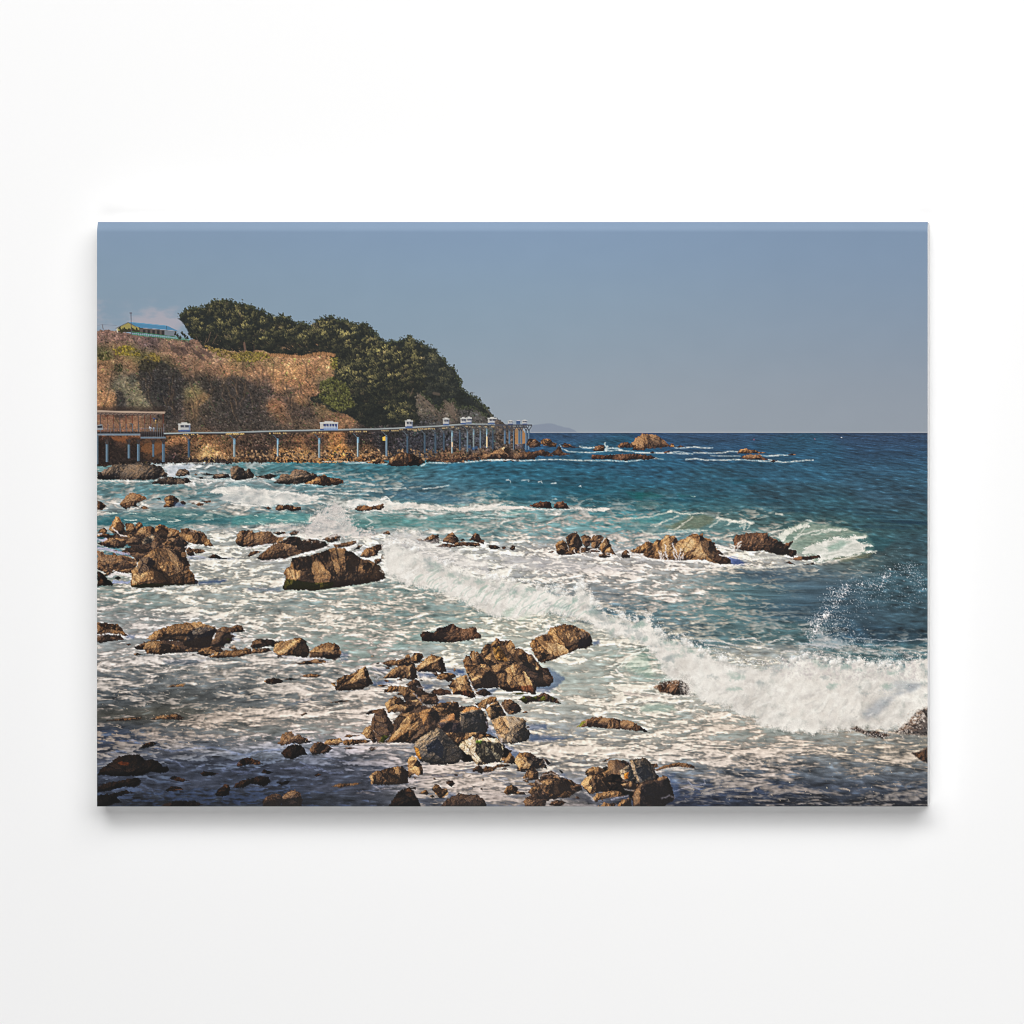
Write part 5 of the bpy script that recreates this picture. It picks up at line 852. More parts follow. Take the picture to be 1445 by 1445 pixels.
# plume over the outer rock
swell('Q',"350,300 430,225 560,185 680,200 860,230 1000,280 1050,350 1040,400 960,420 800,450 640,475 560,440 480,400",(140,156,142),.75,6); swell('Q',"900,300 1050,280 1200,310 1100,400 1000,400",(40,84,92),.5); swell('Q',"760,440 900,420 1050,400 1000,440 800,470",(124,122,98),.6)
froth('Q',"350,300 380,260 430,230 560,190 580,215 480,250 420,290 400,330 440,380 470,400 430,345",(236,232,220),(196,198,186),.9,3,6,51,3)
froth('Q',"520,410 560,370 640,330 760,300 860,290 1000,285 960,310 880,320 960,330 1030,350 940,370 1050,395 950,405 860,430 740,455 640,470 660,430 600,430 560,430",(240,236,226),(196,194,184),.9,5,5,53,3,.5,2.2)
swell('Q',"700,360 800,320 880,330 820,370 720,400",(132,160,146),.6)
for s, wd in [("440,340 520,280 620,250 740,238 850,240",2.2),("480,300 560,215 570,200",1.8),("600,280 720,250 800,245",1.6),("880,300 990,288",2.2),("930,330 1020,345",2.0),("900,400 1060,395",1.8),("560,175 600,180",2.2),("350,128 385,130",2.0),("290,270 400,235",2.0),("0,200 40,180 100,182 180,190",2.6),("0,500 200,512 380,505 620,480",2.2),("60,425 250,440 380,440",3.0),("640,480 800,455 950,415",2.0)]: stroke('Q', s, wd, (232,228,216), .7, 2.2, .6)
for k_ in range(3): swell('Q',"0,440 40,430 100,470 120,495 30,490",(96,112,160),.45)
# moving water among the ledges
froth('O',"1150,500 1220,560 1340,600 1445,640 1445,760 1200,720 900,680 600,640 400,620 200,600 0,600 0,720 300,760 700,780 1100,760 1445,790 1445,700",(232,224,218),(180,176,180),.5,6,5,57,6,.5,2)

for q in far: rock(*q[0], **q[1])
for w_, s, a in SH:
    if P(w_, s)[:, 1].max() < 846: shade(w_, s, a)
# run-off streaming down the ledge
for s in ("385,560 395,620 400,655","450,500 445,560 470,650","430,590 425,650","525,480 530,560 555,650","545,540 570,600 575,655","600,540 590,600 605,655","630,590 620,640","400,560 410,640"): stroke('P', s, 1.7, (226,216,212), .75, 1.0, .5)
for s in ("35,385 70,345 95,325","60,390 90,350"): stroke('Q', s, 2.0, (232,224,216), .8)
for s, wd in [("750,545 760,590",1.4),("800,545 810,580",1.2),("870,570 930,545 1000,550",1.6),("600,610 800,600 1000,640 1130,640",2.4),("1080,600 1170,610 1210,640",2.0),("550,560 570,590",1.4)]: stroke('O', s, wd, (232,224,218), .75, 1.0)
for s, wd in [("80,590 200,600 260,640 500,665 800,665 1000,705 1120,700",2.6),("600,740 760,745 1000,720 1300,690 1445,730",1.6),("960,500 1100,540 1140,560",2.6),("1000,600 1200,640 1445,640",2.0)]: stroke('P', s, wd, (236,226,218), .8, 1.2)
# foam lapping between left cluster rocks
for w_, s, wd, c in [('A',"5,290 60,310 90,290",3,(196,190,204)),('A',"10,385 120,400 220,430 320,445",3.6,(170,166,186)),('A',"160,180 240,255 300,265",1.6,(226,214,210)),('A',"130,670 200,640 330,660",4,(222,212,210)),('A',"170,730 280,735 330,735",3.5,(160,166,196)),('A',"900,375 1050,350 1080,365",1.4,(226,216,210)),('A',"350,795 600,800 830,772 1040,757",1.6,(186,186,180)),('A',"10,250 40,245 60,235",1.6,(190,184,196)),('A',"920,480 1000,470 1100,480",1.6,(180,180,196)),('A',"250,1270 300,1310 360,1300",1.6,(226,220,220)),('A',"80,1265 140,1255",1.6,(200,196,200)),
    ('B',"300,520 500,500 600,495",2.2,(220,210,206)),('B',"660,475 760,440 900,400 960,380",2.0,(226,214,208)),('B',"150,390 260,370 400,345",2.4,(222,214,210)),('B',"960,380 1020,340 1100,330",3.0,(230,222,216)),('B',"1180,400 1260,350 1290,320",3.6,(234,226,220)),('B',"1280,430 1330,410 1330,395",2.0,(216,210,214)),('B',"470,270 560,250 590,250",3.0,(224,214,208)),('B',"1350,500 1445,490",2.0,(220,214,214)),('B',"560,820 850,825 1050,800 1300,770 1445,735",1.6,(176,184,172))]: stroke(w_, s, wd, c, .8, 1.3, .5)
# burst of spray left of centre
froth('S',"690,1180 740,1120 800,1060 840,1000 900,960 960,930 1010,880 1080,870 1130,920 1180,980 1230,1060 1290,1110 1330,1160 1445,1130 1445,1210 1300,1240 1150,1215 1000,1215 850,1235 740,1225",(226,216,208),(186,178,176),.86,9,5,61,9,.35)
drops(P('S',"800,1050 900,960 1040,870 1150,940 1280,1090"), 260, 4.5, 5, .4, .95, (222,216,212), .7); drops(P('S',"760,1180 900,1050 1080,1000 1200,1100"), 260, 6, 6, .4, 1.0, (236,228,220), .6)
froth('S',"250,1110 420,1090 520,1060 600,1090 720,1110 740,1180 600,1150 480,1150 300,1140",(222,214,206),(180,176,174),.6,6,5,63,7); froth('R',"900,1140 1100,1090 1445,1110 1445,1180 1200,1160 1000,1160",(222,216,212),(176,178,180),.35,6,5,64,8)
# main breaker: mist, body, bright curl and frayed crest
TOP = P('-',"540,772 556,762 575,768 596,778 622,792 650,800 690,812 725,818 760,826 790,832 808,836 820,822 832,832 842,856 868,866 892,874 912,868 926,884 938,896 962,902 984,912 1010,925 1040,934 1080,938 1112,932 1144,922 1166,930 1192,932 1216,930 1240,938 1270,934 1312,924")
BOT = P('-',"1312,1010 1290,1020 1262,1032 1236,1030 1210,1028 1180,1032 1140,1034 1096,1030 1066,1018 1046,1010 1030,1000 1002,994 984,986 968,972 950,962 934,948 924,926 912,910 882,900 856,894 832,880 806,872 780,866 752,868 728,874 700,872 672,858 640,846 606,832 574,826 548,816")
froth('-', P('-',"545,800 540,765 556,752 575,748 604,756 640,776 690,792 690,812 640,800"), (232,224,216),(186,182,184), .6, 9, 7, 71, 9, .3)
swell('-', ' '.join(f'{a:.0f},{b:.0f}' for a, b in np.concatenate([TOP + (0, 9), BOT - (0, 5)])), (150,168,164), .75, 12)
froth('-', np.concatenate([TOP + np.array([0, 4], np.float32), BOT]), (243,237,227),(186,180,174), .97, 10, 15, 73, 9, .3, .8, .5)
froth('-', np.concatenate([TOP + np.array([0, 12], np.float32), BOT - np.array([0, 3], np.float32)]), (246,240,230),(192,184,176), .75, 9, 13, 74, 12, .3, .7, .7)
swell('O',"0,1200 80,1120 180,1090 140,1180 60,1240",(166,188,170),.55,8); swell('O',"160,1260 260,1180 330,1160 280,1240 200,1290",(176,190,172),.45,8); swell('O',"420,1060 480,1020 470,1080",(170,186,172),.45,6); swell('O',"560,1080 680,1090 700,1150 600,1160",(190,206,196),.4,8); swell('O',"880,1180 950,1080 1000,1120 920,1190",(150,172,176),.45,8)
froth('-', P('-',"560,800 600,808 650,824 700,838 750,846 790,850 800,858 750,860 690,852 640,836 590,822 556,812"), (248,243,234),(226,218,208), .7, 6, 7, 75, 8, .1); froth('-', P('-',"830,872 870,880 905,886 918,900 880,896 845,888"), (248,243,234),(226,218,208), .7, 5, 6, 76, 7, .1)
froth('-', P('-',"930,905 960,915 1000,930 1050,945 1060,970 1040,985 1000,975 960,950 935,930"), (248,243,234),(218,210,200), .6, 7, 8, 77, 9, .1); froth('-', P('-',"1100,960 1160,950 1200,965 1220,1000 1180,1020 1120,1015 1095,990"), (244,238,228),(210,200,190), .6, 7, 8, 78, 9, .15)
swell('N',"570,620 620,560 700,500 780,470 900,430 1000,350 1060,380 1000,440 850,470 800,540 720,620 620,670",(122,132,146),.42,14); swell('N',"840,340 960,350 1040,380 960,430 800,440 760,420",(112,126,138),.36,14)
drops(P('N',"700,440 800,430 900,400 1000,380"), 60, 4, 21, .4, .8, (206,204,208), .7)
puffs('-', np.concatenate([TOP + np.array([0, 5], np.float32), BOT]), 1900, 2.2, 9.0, (250,244,235), (168,162,158), .42, 311)
puffs('-', P('-',"545,806 600,818 650,834 700,850 760,858 800,862 760,868 700,864 640,842 580,824"), 420, 1.5, 5, (250,246,238), (214,206,196), .6, 312)
puffs('-', P('-',"1060,925 1100,930 1150,918 1200,930 1250,936 1300,928 1300,960 1250,960 1180,960 1100,955"), 900, 1.2, 3.6, (226,216,210), (168,160,160), .5, 313)
# shaded hollows behind the lip and between the lumps
_r = np.random.RandomState(93)
for k in range(95):
    i = _r.randint(4, len(TOP) - 1); f = _r.rand(); cx_, cy_ = TOP[i] * (1 - f) + TOP[i - 1] * f; dep = 8 + 42 * _r.rand() ** 1.3 * min(1, max(.35, (cx_ - 560) / 500)); cy_ += dep; rx, ry = 3 + 8 * _r.rand(), 1.6 + 3.6 * _r.rand()
    an = np.linspace(0, 6.283, 8)[:-1] + _r.rand(); tl_ = -.5 + .8 * _r.rand()
    pg = np.stack([cx_ + rx * np.cos(an) * (.6 + .7 * _r.rand(7)) + tl_ * ry * np.sin(an), cy_ + ry * np.sin(an) * (.6 + .7 * _r.rand(7))], -1).astype(np.float32)
    area(pg, C(*((158, 164, 162) if _r.rand() < .6 else (150, 170, 160))), 5.0, 2.4, 4, .28 + .30 * _r.rand(), k)
# plumes thrown up along the crest, each a stack of shrinking lumps leaning shoreward
for k in range(74):
    i = _r.randint(1, len(TOP)); f = _r.rand(); bx_, by_ = TOP[i] * (1 - f) + TOP[i - 1] * f; hp = 5 + 15 * _r.rand() ** 2; lean = -.35 + .5 * _r.rand(); wd_p = 2.2 + 3.4 * _r.rand()
    for j in range(16):
        q = _r.rand(); R = wd_p * (1.1 - .8 * q) * (.5 + .6 * _r.rand())
        px = bx_ + lean * hp * q + _r.randn() * wd_p * .55 * (1 - .4 * q); py = by_ + 5 - hp * q * 1.3
        v = .52 + .4 * _r.rand(); tuft(px, py, max(.6, R), C(176, 172, 168) * (1 - v) + C(250, 245, 236) * v, (.5 - .3 * q) * (.5 + .5 * _r.rand()))
# glassy streaks drawn up the face of the wave
_r = np.random.RandomState(92)
for k in range(120):
    f = _r.rand(); px = 570 + f * 260; py = 806 + f * 52 + _r.randn() * 7; L_ = 8 + 14 * _r.rand()
    line([(px, py), (px - L_ * .55, py + L_ * .32), (px - L_ * .8, py + L_ * .75)], .8 + .9 * _r.rand(), C(*((150, 176, 162) if _r.rand() < .55 else (246, 242, 234))), .22 + .3 * _r.rand(), 1.6)
for k in range(200):
    f = _r.rand(); px = 850 + f * 420; py = 905 + min(f * 300, 90) + _r.randn() * 16; L_ = 5 + 12 * _r.rand(); an = -1.2 + .9 * _r.rand()
    line([(px, py), (px + L_ * np.cos(an), py + L_ * np.sin(an))], .8 + 1.1 * _r.rand(), C(*((176, 172, 168) if _r.rand() < .5 else (250, 246, 238))), .12 + .22 * _r.rand(), 2.0)
# spray teeth along the crest
_r = np.random.RandomState(44)
for i in range(len(TOP) - 1):
    (ax, ay), (bx, by) = TOP[i], TOP[i + 1]
    for k in range(int(np.hypot(bx - ax, by - ay) * .42)):
        f = _r.rand(); px, py = ax + (bx - ax) * f, ay + (by - ay) * f; h = _r.rand() ** 2 * 13
        for j in range(3): tuft(px + _r.randn() * 1.8 + h * .15, py - h * _r.rand() - _r.rand() * 2, .45 + .55 * _r.rand(), C(232, 226, 220), .65)
drops([(820,850),(822,835),(828,818)], 70, 3.5, 23, .4, .9, (234,228,222), .7); drops([(915,885),(920,872),(912,866)], 60, 3, 24, .4, .9, (238,232,226), .8)
# thrown water at the right
drops(P('Q',"590,1000 600,930 640,890 690,860 750,820 790,740 830,690 860,630"), 300, 4.0, 31, .4, 1.15, (216,214,216), .85)
drops(P('Q',"570,910 640,870 720,800 760,720 840,650"), 190, 5.5, 32, .35, .8, (206,208,212), .75)
drops(P('Q',"660,760 760,680 900,620 1000,640 1120,580 1180,540 1320,520 1400,680"), 320, 6.5, 33, .35, .9, (200,206,212), .75)
drops(P('Q',"920,620 1020,640 1100,650 1120,580 1160,540"), 120, 3, 34, .4, 1.0, (216,216,220), .85); drops(P('Q',"1290,500 1350,560 1390,660"), 120, 5, 35, .35, .9, (200,206,212), .7)
drops(P('Q',"640,960 760,860 900,760 1100,700 1380,720"), 620, 13, 36, .35, .85, (200,206,212), .7); drops(P('Q',"620,1000 760,900 840,980 1000,1040"), 320, 8, 54, .35, .95, (210,212,214), .7); drops(P('Q',"1100,450 1300,480 1420,560"), 50, 10, 37, .3, .7, (186,196,204), .6)
drops(P('Q',"580,1040 610,990 640,930 690,870 720,850"), 170, 2.2, 51, .5, 1.2, (222,218,216), .85); drops(P('Q',"570,910 600,900 640,950 680,990"), 70, 2.0, 52, .5, 1.0, (216,214,214), .8); drops(P('Q',"720,660 760,700 830,690 860,640"), 60, 2.5, 53, .4, 1.0, (216,216,218), .85)
for a_ in ("690,858 3.4", "650,880 1.6", "715,850 2", "640,930 2", "622,970 2", "850,635 1.5", "1115,580 1.8", "1160,523 1.6", "960,630 1.5"):
    q_, rr_ = a_.split(); px, py = P('Q', q_)[0]; tuft(px, py, float(rr_), C(228, 224, 222), .85)
froth('Q',"540,1065 600,1040 640,990 720,1000 760,1010 860,1020 900,1060 780,1090 620,1080",(214,210,208),(160,172,176),.6,6,5,81,6,.4); drops(P('Q',"700,1010 900,1080 1100,1140 1200,1190 1300,1160"), 260, 7, 38, .35, .85, (206,208,212), .7)
drops(P('N',"480,60 700,110 900,150 1000,180"), 180, 5, 39, .35, .8, (212,212,216), .7)
for s, wd in [("520,0 700,15 900,25 1105,5",1.4),("60,40 200,60 400,80",2.0),("600,60 860,55",1.2)]: stroke('N', s, wd, (196,196,200), .6)
for s, wd in [("340,160 560,150 620,190",2.2),("700,200 840,150 960,160",2.0),("0,170 200,180 380,220",2.4),("480,230 640,230 740,260",2.2),("830,290 900,280 980,290",2.6),("60,210 300,240",2.2),("800,370 830,310",1.6)]: stroke('M', s, wd, (220,214,208), .7, 1.4, .5)

# nearer rocks stand in front of the breaker
for w_, s, a in SH:
    if P(w_, s)[:, 1].max() >= 846: shade(w_, s, a)
# the kelp-covered heads half lost in spray
rock('L', 'r', "690,1075 760,1035 830,1018 960,1010 1020,1040 1050,1080 1050,1160 960,1165 900,1165 760,1130", gain=1.15, soft=5)
rock('N', 'r', "480,740 530,722 600,760 700,762 800,790 740,815 640,800 560,770", gain=.85, soft=4); rock('N', 'r', "850,770 940,690 1020,600 1110,565 1110,795 980,785", gain=.9, soft=6)
froth('N', "840,770 940,680 1020,590 1110,560 1110,800 980,790", (226,214,204),(186,172,162), .30, 6, 4, 87, 8, .5, 1, .9); froth('N', "470,740 530,715 640,770 800,775 740,800 640,790", (222,212,204),(180,172,166), .35, 5, 4, 88, 8, .5, 1, .9); froth('L', "960,1000 1060,1040 1070,1170 1000,1170 960,1100", (236,228,218),(190,182,174), .6, 5, 4, 89, 8, .5, 1, .8)
drops(P('L',"700,1060 860,1020 1000,1020 1050,1100 1040,1165"), 140, 3.5, 41, .5, 1.2, (232,224,214), .75); drops(P('N',"860,760 960,690 1080,600 1090,740"), 230, 6, 42, .8, 2.2, (224,210,198), .6); drops(P('N',"500,740 640,790 780,800"), 90, 3, 43, .5, 1.1, (222,210,200), .8)
for s, wd, c in [("380,1120 500,1110 660,1140 900,1170 1050,1165",2.0,(240,230,218)),("480,1240 700,1210 830,1220 930,1250",1.8,(240,232,220)),("330,880 400,800 480,760 620,680",1.6,(226,232,220)),("400,730 560,690 640,660",1.4,(232,236,226)),("300,900 380,970",2.4,(240,232,222))]: stroke('L', s, wd, c, .8, 1.2, .35)
swell('L',"520,1270 700,1240 900,1260 920,1320 760,1340 560,1340",(158,178,164),.55,6); swell('L',"360,860 560,720 640,740 660,880 720,960 640,1000 460,920",(146,180,162),.38,9); swell('L',"380,1130 660,1150 900,1180 700,1190 420,1170",(188,172,164),.6,5)
for q in near_: rock(*q[0], **q[1])
# white water touching the near rocks
for w_, s, wd, c in [('I',"0,740 60,720",2.2,(232,222,216)),('I',"100,760 150,880 180,960",1.4,(226,216,212)),('I',"930,900 1000,960 1080,1040",1.2,(206,206,210)),('I',"600,980 640,1020",1.6,(230,220,212)),('I',"435,1040 490,1145",1.6,(230,220,212)),('I',"740,500 780,580",2.0,(232,220,210)),('I',"890,290 920,230 900,200",2.6,(248,238,228)),('I',"760,350 880,310",2.0,(244,236,228)),('I',"200,960 340,950",1.4,(190,186,200)),
   ('G',"1150,930 1180,970",1.2,(226,216,214)),('G',"940,970 955,1010",1.6,(236,222,210)),('G',"880,720 1060,740",2.4,(232,220,212)),('G',"600,790 700,790 780,790",2.0,(228,218,214)),('G',"560,1000 640,1090",1.2,(196,196,212)),('G',"100,760 200,830 180,860",2.0,(214,206,208)),('G',"150,740 250,820",1.4,(206,200,206)),
   ('H',"0,650 150,640 300,640 500,640",2.6,(216,200,190)),('H',"0,700 200,690 440,680 550,650",2.0,(206,190,182)),('H',"160,740 300,720 420,690",1.8,(196,182,178)),('H',"650,240 730,265",3.0,(230,220,210)),('H',"600,60? ".replace('? ','')+" 700,100",1.2,(214,206,206)),('H',"1300,430 1380,540 1440,570",2.0,(196,192,204)),('H',"700,870 820,860 900,880 1020,900",1.6,(206,190,184)),('H',"500,1050 560,1010 700,980 900,960",1.8,(196,180,178)),('H',"140,1060 200,1110 320,1100",1.6,(190,178,180)),
   ('J',"280,590 330,680 430,720",1.8,(216,208,214)),('J',"0,990 120,950 240,930 400,900",2.2,(222,206,196)),('J',"20,1060 200,960 330,1040 420,1020",1.8,(226,212,202)),('J',"0,1100 200,1080 420,1020 560,1000",1.6,(222,208,200)),('J',"100,1140 300,1170 480,1220",1.6,(214,200,194)),('J',"720,800 760,870 820,900",1.6,(236,226,218)),('J',"700,970 800,945 900,985",1.4,(232,220,212)),('J',"830,930 900,980",1.4,(220,212,214)),('J',"640,1020 700,1050",2.0,(220,206,198)),
   ('K',"0,940 100,960 140,970",2.4,(226,210,200)),('K',"560,820 620,880",1.2,(206,200,200)),('K',"120,1140 180,1170 220,1220",2.4,(216,204,200)),('K',"400,1210 500,1190 580,1170",2.4,(196,192,206)),('K',"860,930 960,900 1120,890 1240,905",2.2,(232,218,206)),('K',"920,1200 1000,1170 1040,1190",1.4,(176,172,184)),('K',"1180,1020 1220,1070 1340,1060 1350,1000",1.4,(186,184,196)),('K',"1040,1130 1200,1080 1300,1100",1.4,(170,168,182)),('K',"540,1110 640,1120",1.8,(214,206,204)),
   ('D',"1020,520 1110,495 1180,490",1.8,(232,222,214)),('D',"430,470 600,490 800,500",1.4,(206,198,196)),('D',"1060,835 1240,830 1400,800",1.2,(190,184,184)),('C',"500,460 700,465 860,445",1.4,(206,196,190)),('C',"880,440 1000,440 1050,470 1120,490",1.6,(216,208,208)),('C',"1370,245 1420,255 1390,300 1440,310",2.4,(196,204,222)),('C',"20,270 100,250 140,250",1.6,(206,200,202)),('C',"1290,390 1400,370 1445,390",2.4,(226,216,210)),
   ('F',"770,560 830,560 850,590",2.2,(238,220,200)),('F',"760,700 790,740 820,780",1.6,(150,160,190)),('F',"600,650 680,640",1.4,(120,134,164)),('F',"1050,690 1200,720 1445,760",2.2,(196,182,186)),('F',"960,760 1040,800 1180,830 1260,800",2.0,(140,148,178)),('F',"500,900 640,890 860,880 1000,940 1130,940",2.6,(150,160,196)),('F',"700,830 800,880 860,910",2.0,(146,156,192)),('F',"0,920 160,930 260,890",2.2,(130,142,180)),('F',"60,960 200,940",1.6,(120,132,168)),('F',"1290,1150 1340,1130 1445,1160",2.0,(206,190,186)),('F',"0,740 160,760 300,720 480,700",3.0,(140,156,196)),
   ('E',"600,690 760,720 1000,690 1200,680 1445,740",2.6,(150,164,202)),('E',"700,800 820,830 880,880",2.6,(146,158,194)),('E',"1020,890 1100,860",2.2,(150,162,196)),('E',"1280,910 1380,850 1445,840",2.6,(140,152,190)),('E',"60,990 150,1000 200,985",1.6,(140,150,176)),('E',"0,1150 180,1110 380,1090",1.6,(92,104,132)),('E',"440,1050 560,1110 600,1160",2.2,(110,126,158)),('E',"0,740 100,770 150,780",1.8,(216,196,178)),('E',"120,740 240,720 300,730",2.0,(140,158,196)),('E',"250,620 380,610 440,640",2.6,(136,152,196))]: stroke(w_, s, wd, c, .34 if w_ in 'EF' else .55, 2.0, .8)
# sparkle of low sun on the water, lower left and right
_r = np.random.RandomState(77)
for k in range(520):
    if k < 300: px, py = 140 + _r.rand() * 380, 925 + _r.rand() * 130
    else: px, py = 960 + _r.rand() * 340, 1035 + _r.rand() * 95
    tuft(px, py, .4 + .6 * _r.rand() ** 2, C(236, 216, 190) * (.8 + .2 * _r.rand()), .6 * _r.rand() + .2)
drops([(700,610),(1300,640)], 0, 1, 1)
px, py = P('V', "1205,438")[0]; tuft(px, py, 1.0, C(170, 96, 120), .8); px, py = P('W', "402,384")[0]; tuft(px, py, .9, C(170, 110, 130), .8); px, py = P('W', "643,370")[0]; tuft(px, py, .9, C(200, 200, 206), .9)
# print finish: slight local contrast, a little grain, darker corners of the sea
pic = np.clip(img[298:], 0, 1); crv = pic * pic * (3 - 2 * pic)
pic2 = pic * .74 + crv * .26; far_ = np.stack([blur(pic2[..., c], 7) for c in range(3)], -1)
img[298:] = pic2 + (pic2 - far_) * .22
bl_ = np.stack([blur(img[..., c], 1) for c in range(3)], -1)
img = img + (img - bl_) * .46
img[300:] += np.random.RandomState(3).randn(PH - 300, PW, 1).astype(np.float32) * .012
img = np.clip(img, .012, 1)
KEY_LOC, KEY_T, KEY_S, KEY_P = (3.2, -6.4, 5.0), (.7, 0, 1.2), (8.2, 7.2), 800
LEFT_LOC, LEFT_T, LEFT_S, LEFT_P = (-1.8, -6.2, 5.4), (-.2, 0, .3), (4.4, 2.6), 240
FILL_LOC, FILL_T, FILL_S, FILL_P = (-.4, -6.0, -4.4), (0, 0, -.4), (4.6, 2.6), 180
AMB = .0

# ----------------------------------------------------------------------------
# 2. THE SCENE: a stretched canvas print on a white wall (1 unit = 1 m)
# ----------------------------------------------------------------------------
import bpy, math
scn = bpy.context.scene
root_col = scn.collection
W_, H_, DEPTH = 1.172, 0.825, 0.038            # canvas width, height, thickness
CXW, CZW = 0.0005, -0.003                      # its centre on the wall
FRONT_E = 0.86                                 # print density against the paper white

def principled(name, rough, spec):
    m = bpy.data.materials.new(name); m.use_nodes = True
    b = m.node_tree.nodes['Principled BSDF']
    b.inputs['Roughness'].default_value = rough; b.inputs['Specular IOR Level'].default_value = spec
    return m, m.node_tree.nodes, m.node_tree.links, b

# wall: matt white paint with a barely visible roller texture
wall_m, nd, lk, b = principled('matt_wall_paint', .95, .05)
tc = nd.new('ShaderNodeTexCoord'); nz = nd.new('ShaderNodeTexNoise'); nz.inputs['Scale'].default_value = 220; nz.inputs['Detail'].default_value = 3
rp = nd.new('ShaderNodeValToRGB'); rp.color_ramp.elements[0].color = (.845, .845, .848, 1); rp.color_ramp.elements[1].color = (.855, .855, .856, 1)
bp = nd.new('ShaderNodeBump'); bp.inputs['Strength'].default_value = .04; bp.inputs['Distance'].default_value = .0006
lk.new(tc.outputs['Object'], nz.inputs['Vector']); lk.new(nz.outputs['Fac'], rp.inputs['Fac']); lk.new(rp.outputs['Color'], b.inputs['Base Color'])
lk.new(nz.outputs['Fac'], bp.inputs['Height']); lk.new(bp.outputs['Normal'], b.inputs['Normal'])
# printed canvas: ink colours carried by the sheet, slight weave
ink_m, nd, lk, b = principled('printed_canvas_ink', .46, .26)
at = nd.new('ShaderNodeAttribute'); at.attribute_name = 'ink'
tc = nd.new('ShaderNodeTexCoord'); wv = nd.new('ShaderNodeTexWave'); wv.inputs['Scale'].default_value = 420; wv.inputs['Distortion'].default_value = 1.0
bp = nd.new('ShaderNodeBump'); bp.inputs['Strength'].default_value = .02; bp.inputs['Distance'].default_value = .0001
lk.new(tc.outputs['Object'], wv.inputs['Vector']); lk.new(wv.outputs['Fac'], bp.inputs['Height']); lk.new(bp.outputs['Normal'], b.inputs['Normal'])
lk.new(at.outputs['Color'], b.inputs['Base Color'])
# bare white canvas turned over the sides
side_m, nd, lk, b = principled('bare_white_canvas', .9, .05)
tc = nd.new('ShaderNodeTexCoord'); nz = nd.new('ShaderNodeTexNoise'); nz.inputs['Scale'].default_value = 500
rp = nd.new('ShaderNodeValToRGB'); rp.color_ramp.elements[0].color = (.87, .87, .87, 1); rp.color_ramp.elements[1].color = (.91, .91, .91, 1)
lk.new(tc.outputs['Object'], nz.inputs['Vector']); lk.new(nz.outputs['Fac'], rp.inputs['Fac']); lk.new(rp.outputs['Color'], b.inputs['Base Color'])

def mesh_obj(name, verts, faces, mat, parent=None):
    me = bpy.data.meshes.new(name); me.from_pydata(verts, [], faces); me.update()
    o = bpy.data.objects.new(name, me); me.materials.append(mat); root_col.objects.link(o)
    if parent is not None: o.parent = parent
    return o

wall = mesh_obj('wall', [(-4, 0, -3), (4, 0, -3), (4, 0, 3), (-4, 0, 3)], [(0, 1, 2, 3)], wall_m)
wall['kind'] = 'structure'

root = bpy.data.objects.new('canvas_print', None); root_col.objects.link(root)
root.location = (CXW, 0, CZW - H_ / 2); root.empty_display_size = .1
root['label'] = 'wide unframed canvas print of a rocky seashore with breaking waves, hanging on the white wall'
root['category'] = 'canvas print'

# the printed sheet: a fine grid in the canvas plane whose top edge rolls back over the stretcher bar
ROLL, RD = 0.0140, 0.0046
gx = np.linspace(-W_ / 2, W_ / 2, PW); gz = np.linspace(H_, 0, PH)
tq = np.clip((gz - (H_ - ROLL)) / ROLL, 0, 1)
gy = -DEPTH + RD * tq ** 1.6
GX, GZ = np.meshgrid(gx, gz); GY = np.repeat(gy[:, None], PW, 1)
co = np.stack([GX, GY, GZ], -1).astype(np.float32).reshape(-1)
ii = (np.arange(PH - 1)[:, None] * PW + np.arange(PW - 1)[None]).reshape(-1)
quads = np.stack([ii, ii + PW, ii + PW + 1, ii + 1], -1).astype(np.int32)
me = bpy.data.meshes.new('printed_front')
me.vertices.add(PW * PH); me.vertices.foreach_set('co', co)
me.loops.add(quads.size); me.loops.foreach_set('vertex_index', quads.reshape(-1))
me.polygons.add(len(quads)); me.polygons.foreach_set('loop_start', np.arange(0, quads.size, 4, dtype=np.int32))
me.polygons.foreach_set('use_smooth', np.ones(len(quads), dtype=bool))
me.update(calc_edges=True); me.validate()
lin = np.where(img <= .04045, img / 12.92, ((img + .055) / 1.055) ** 2.4) * FRONT_E
ca = me.color_attributes.new('ink', 'FLOAT_COLOR', 'POINT')
ca.data.foreach_set('color', np.concatenate([lin, np.ones((PH, PW, 1), np.float32)], -1).astype(np.float32).reshape(-1))
front = bpy.data.objects.new('printed_front', me); me.materials.append(ink_m); root_col.objects.link(front); front.parent = root
front['label'] = 'printed seascape with a wooded headland, railway piers, brown rocks and white surf'

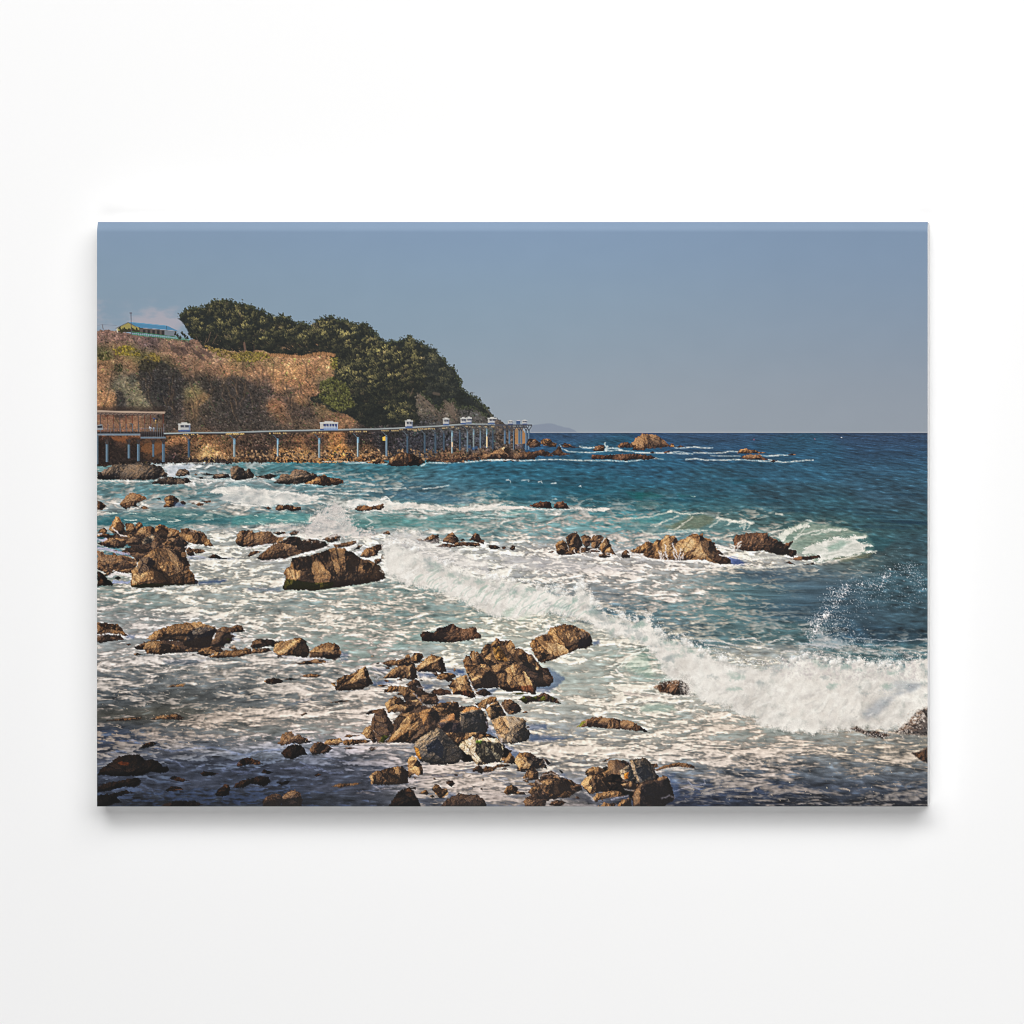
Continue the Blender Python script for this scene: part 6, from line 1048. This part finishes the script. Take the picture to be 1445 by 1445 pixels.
# white sides of the canvas, a hair inside the printed sheet
e = .0004; x0, x1, z0, z1, yf, yt = -W_ / 2 + e, W_ / 2 - e, e, H_ - e, -DEPTH + .0004, -DEPTH + float(gy[0] + DEPTH) + .0004
for a_, b_, ya in (((x1, z0), (x1, z1), None), ((x0, z1), (x0, z0), None), ((x0, z0), (x1, z0), yf), ((x1, z1), (x0, z1), yt)):
    if ya is None:                                 # left and right flaps follow the roll of the top edge
        zs = [z0] + [H_ - ROLL] + [H_ - ROLL * f for f in (.8, .6, .4, .2, .08)]
        ys = [yf] + [float(np.interp(z, gz[::-1], gy[::-1])) + .0004 for z in zs[1:]]
        if a_[1] > b_[1]: zs, ys = zs[::-1], ys[::-1]
        n = len(zs); vs = [(a_[0], y, z) for y, z in zip(ys, zs)] + [(a_[0], -.0005, z) for z in zs]
        fs = [(i, i + n, i + n + 1, i + 1) for i in range(n - 1)]
    else:
        vs = [(a_[0], ya, a_[1]), (b_[0], ya, b_[1]), (b_[0], -.0005, b_[1]), (a_[0], -.0005, a_[1])]; fs = [(0, 3, 2, 1)]
    so = mesh_obj('side_edge', vs, fs, side_m, root)

# ---- lamps: a broad softbox high in front, plus an added left light and low fill -----------
def softbox(name, loc, target, sx, sy, power):
    l = bpy.data.lights.new(name, 'AREA'); l.shape = 'RECTANGLE'; l.size = sx; l.size_y = sy; l.energy = power; l.color = (1.0, .998, .994)
    o = bpy.data.objects.new(name, l); root_col.objects.link(o); o.location = loc
    from mathutils import Vector
    o.rotation_euler = (Vector(target) - Vector(loc)).to_track_quat('-Z', 'Y').to_euler()
    return o
softbox('overhead_softbox', KEY_LOC, KEY_T, KEY_S[0], KEY_S[1], KEY_P)
softbox('added_left_light', LEFT_LOC, LEFT_T, LEFT_S[0], LEFT_S[1], LEFT_P)  # added lamp, aimed to glint on the top fold and shadow the right side
softbox('added_low_fill', FILL_LOC, FILL_T, FILL_S[0], FILL_S[1], FILL_P)  # added fill from low in front, lifts the shadow under the canvas
wd_ = bpy.data.worlds.new('World'); scn.world = wd_; wd_.use_nodes = True
wd_.node_tree.nodes['Background'].inputs['Color'].default_value = (1, 1, 1, 1); wd_.node_tree.nodes['Background'].inputs['Strength'].default_value = AMB

# ---- camera: square-on to the wall, standing to the right, view shifted back -
VIEW, CAMX, CAMZ, DIST = 1.445, 1.06, 0.0, 6.0
cam = bpy.data.cameras.new('camera'); co_ = bpy.data.objects.new('camera', cam); root_col.objects.link(co_)
co_.location = (CAMX, -DEPTH - DIST, CAMZ); co_.rotation_euler = (math.radians(90), 0, 0)
cam.sensor_width = 36; cam.lens = 36 * DIST / VIEW; cam.shift_x = -CAMX / VIEW; cam.shift_y = -CAMZ / VIEW
cam.clip_start = .05; cam.clip_end = 100
scn.camera = co_
scn.cycles.pixel_filter_type = 'BLACKMAN_HARRIS'; scn.cycles.filter_width = 1.0
scn.view_settings.view_transform = 'Standard'; scn.view_settings.look = 'None'; scn.view_settings.exposure = 0; scn.view_settings.gamma = 1
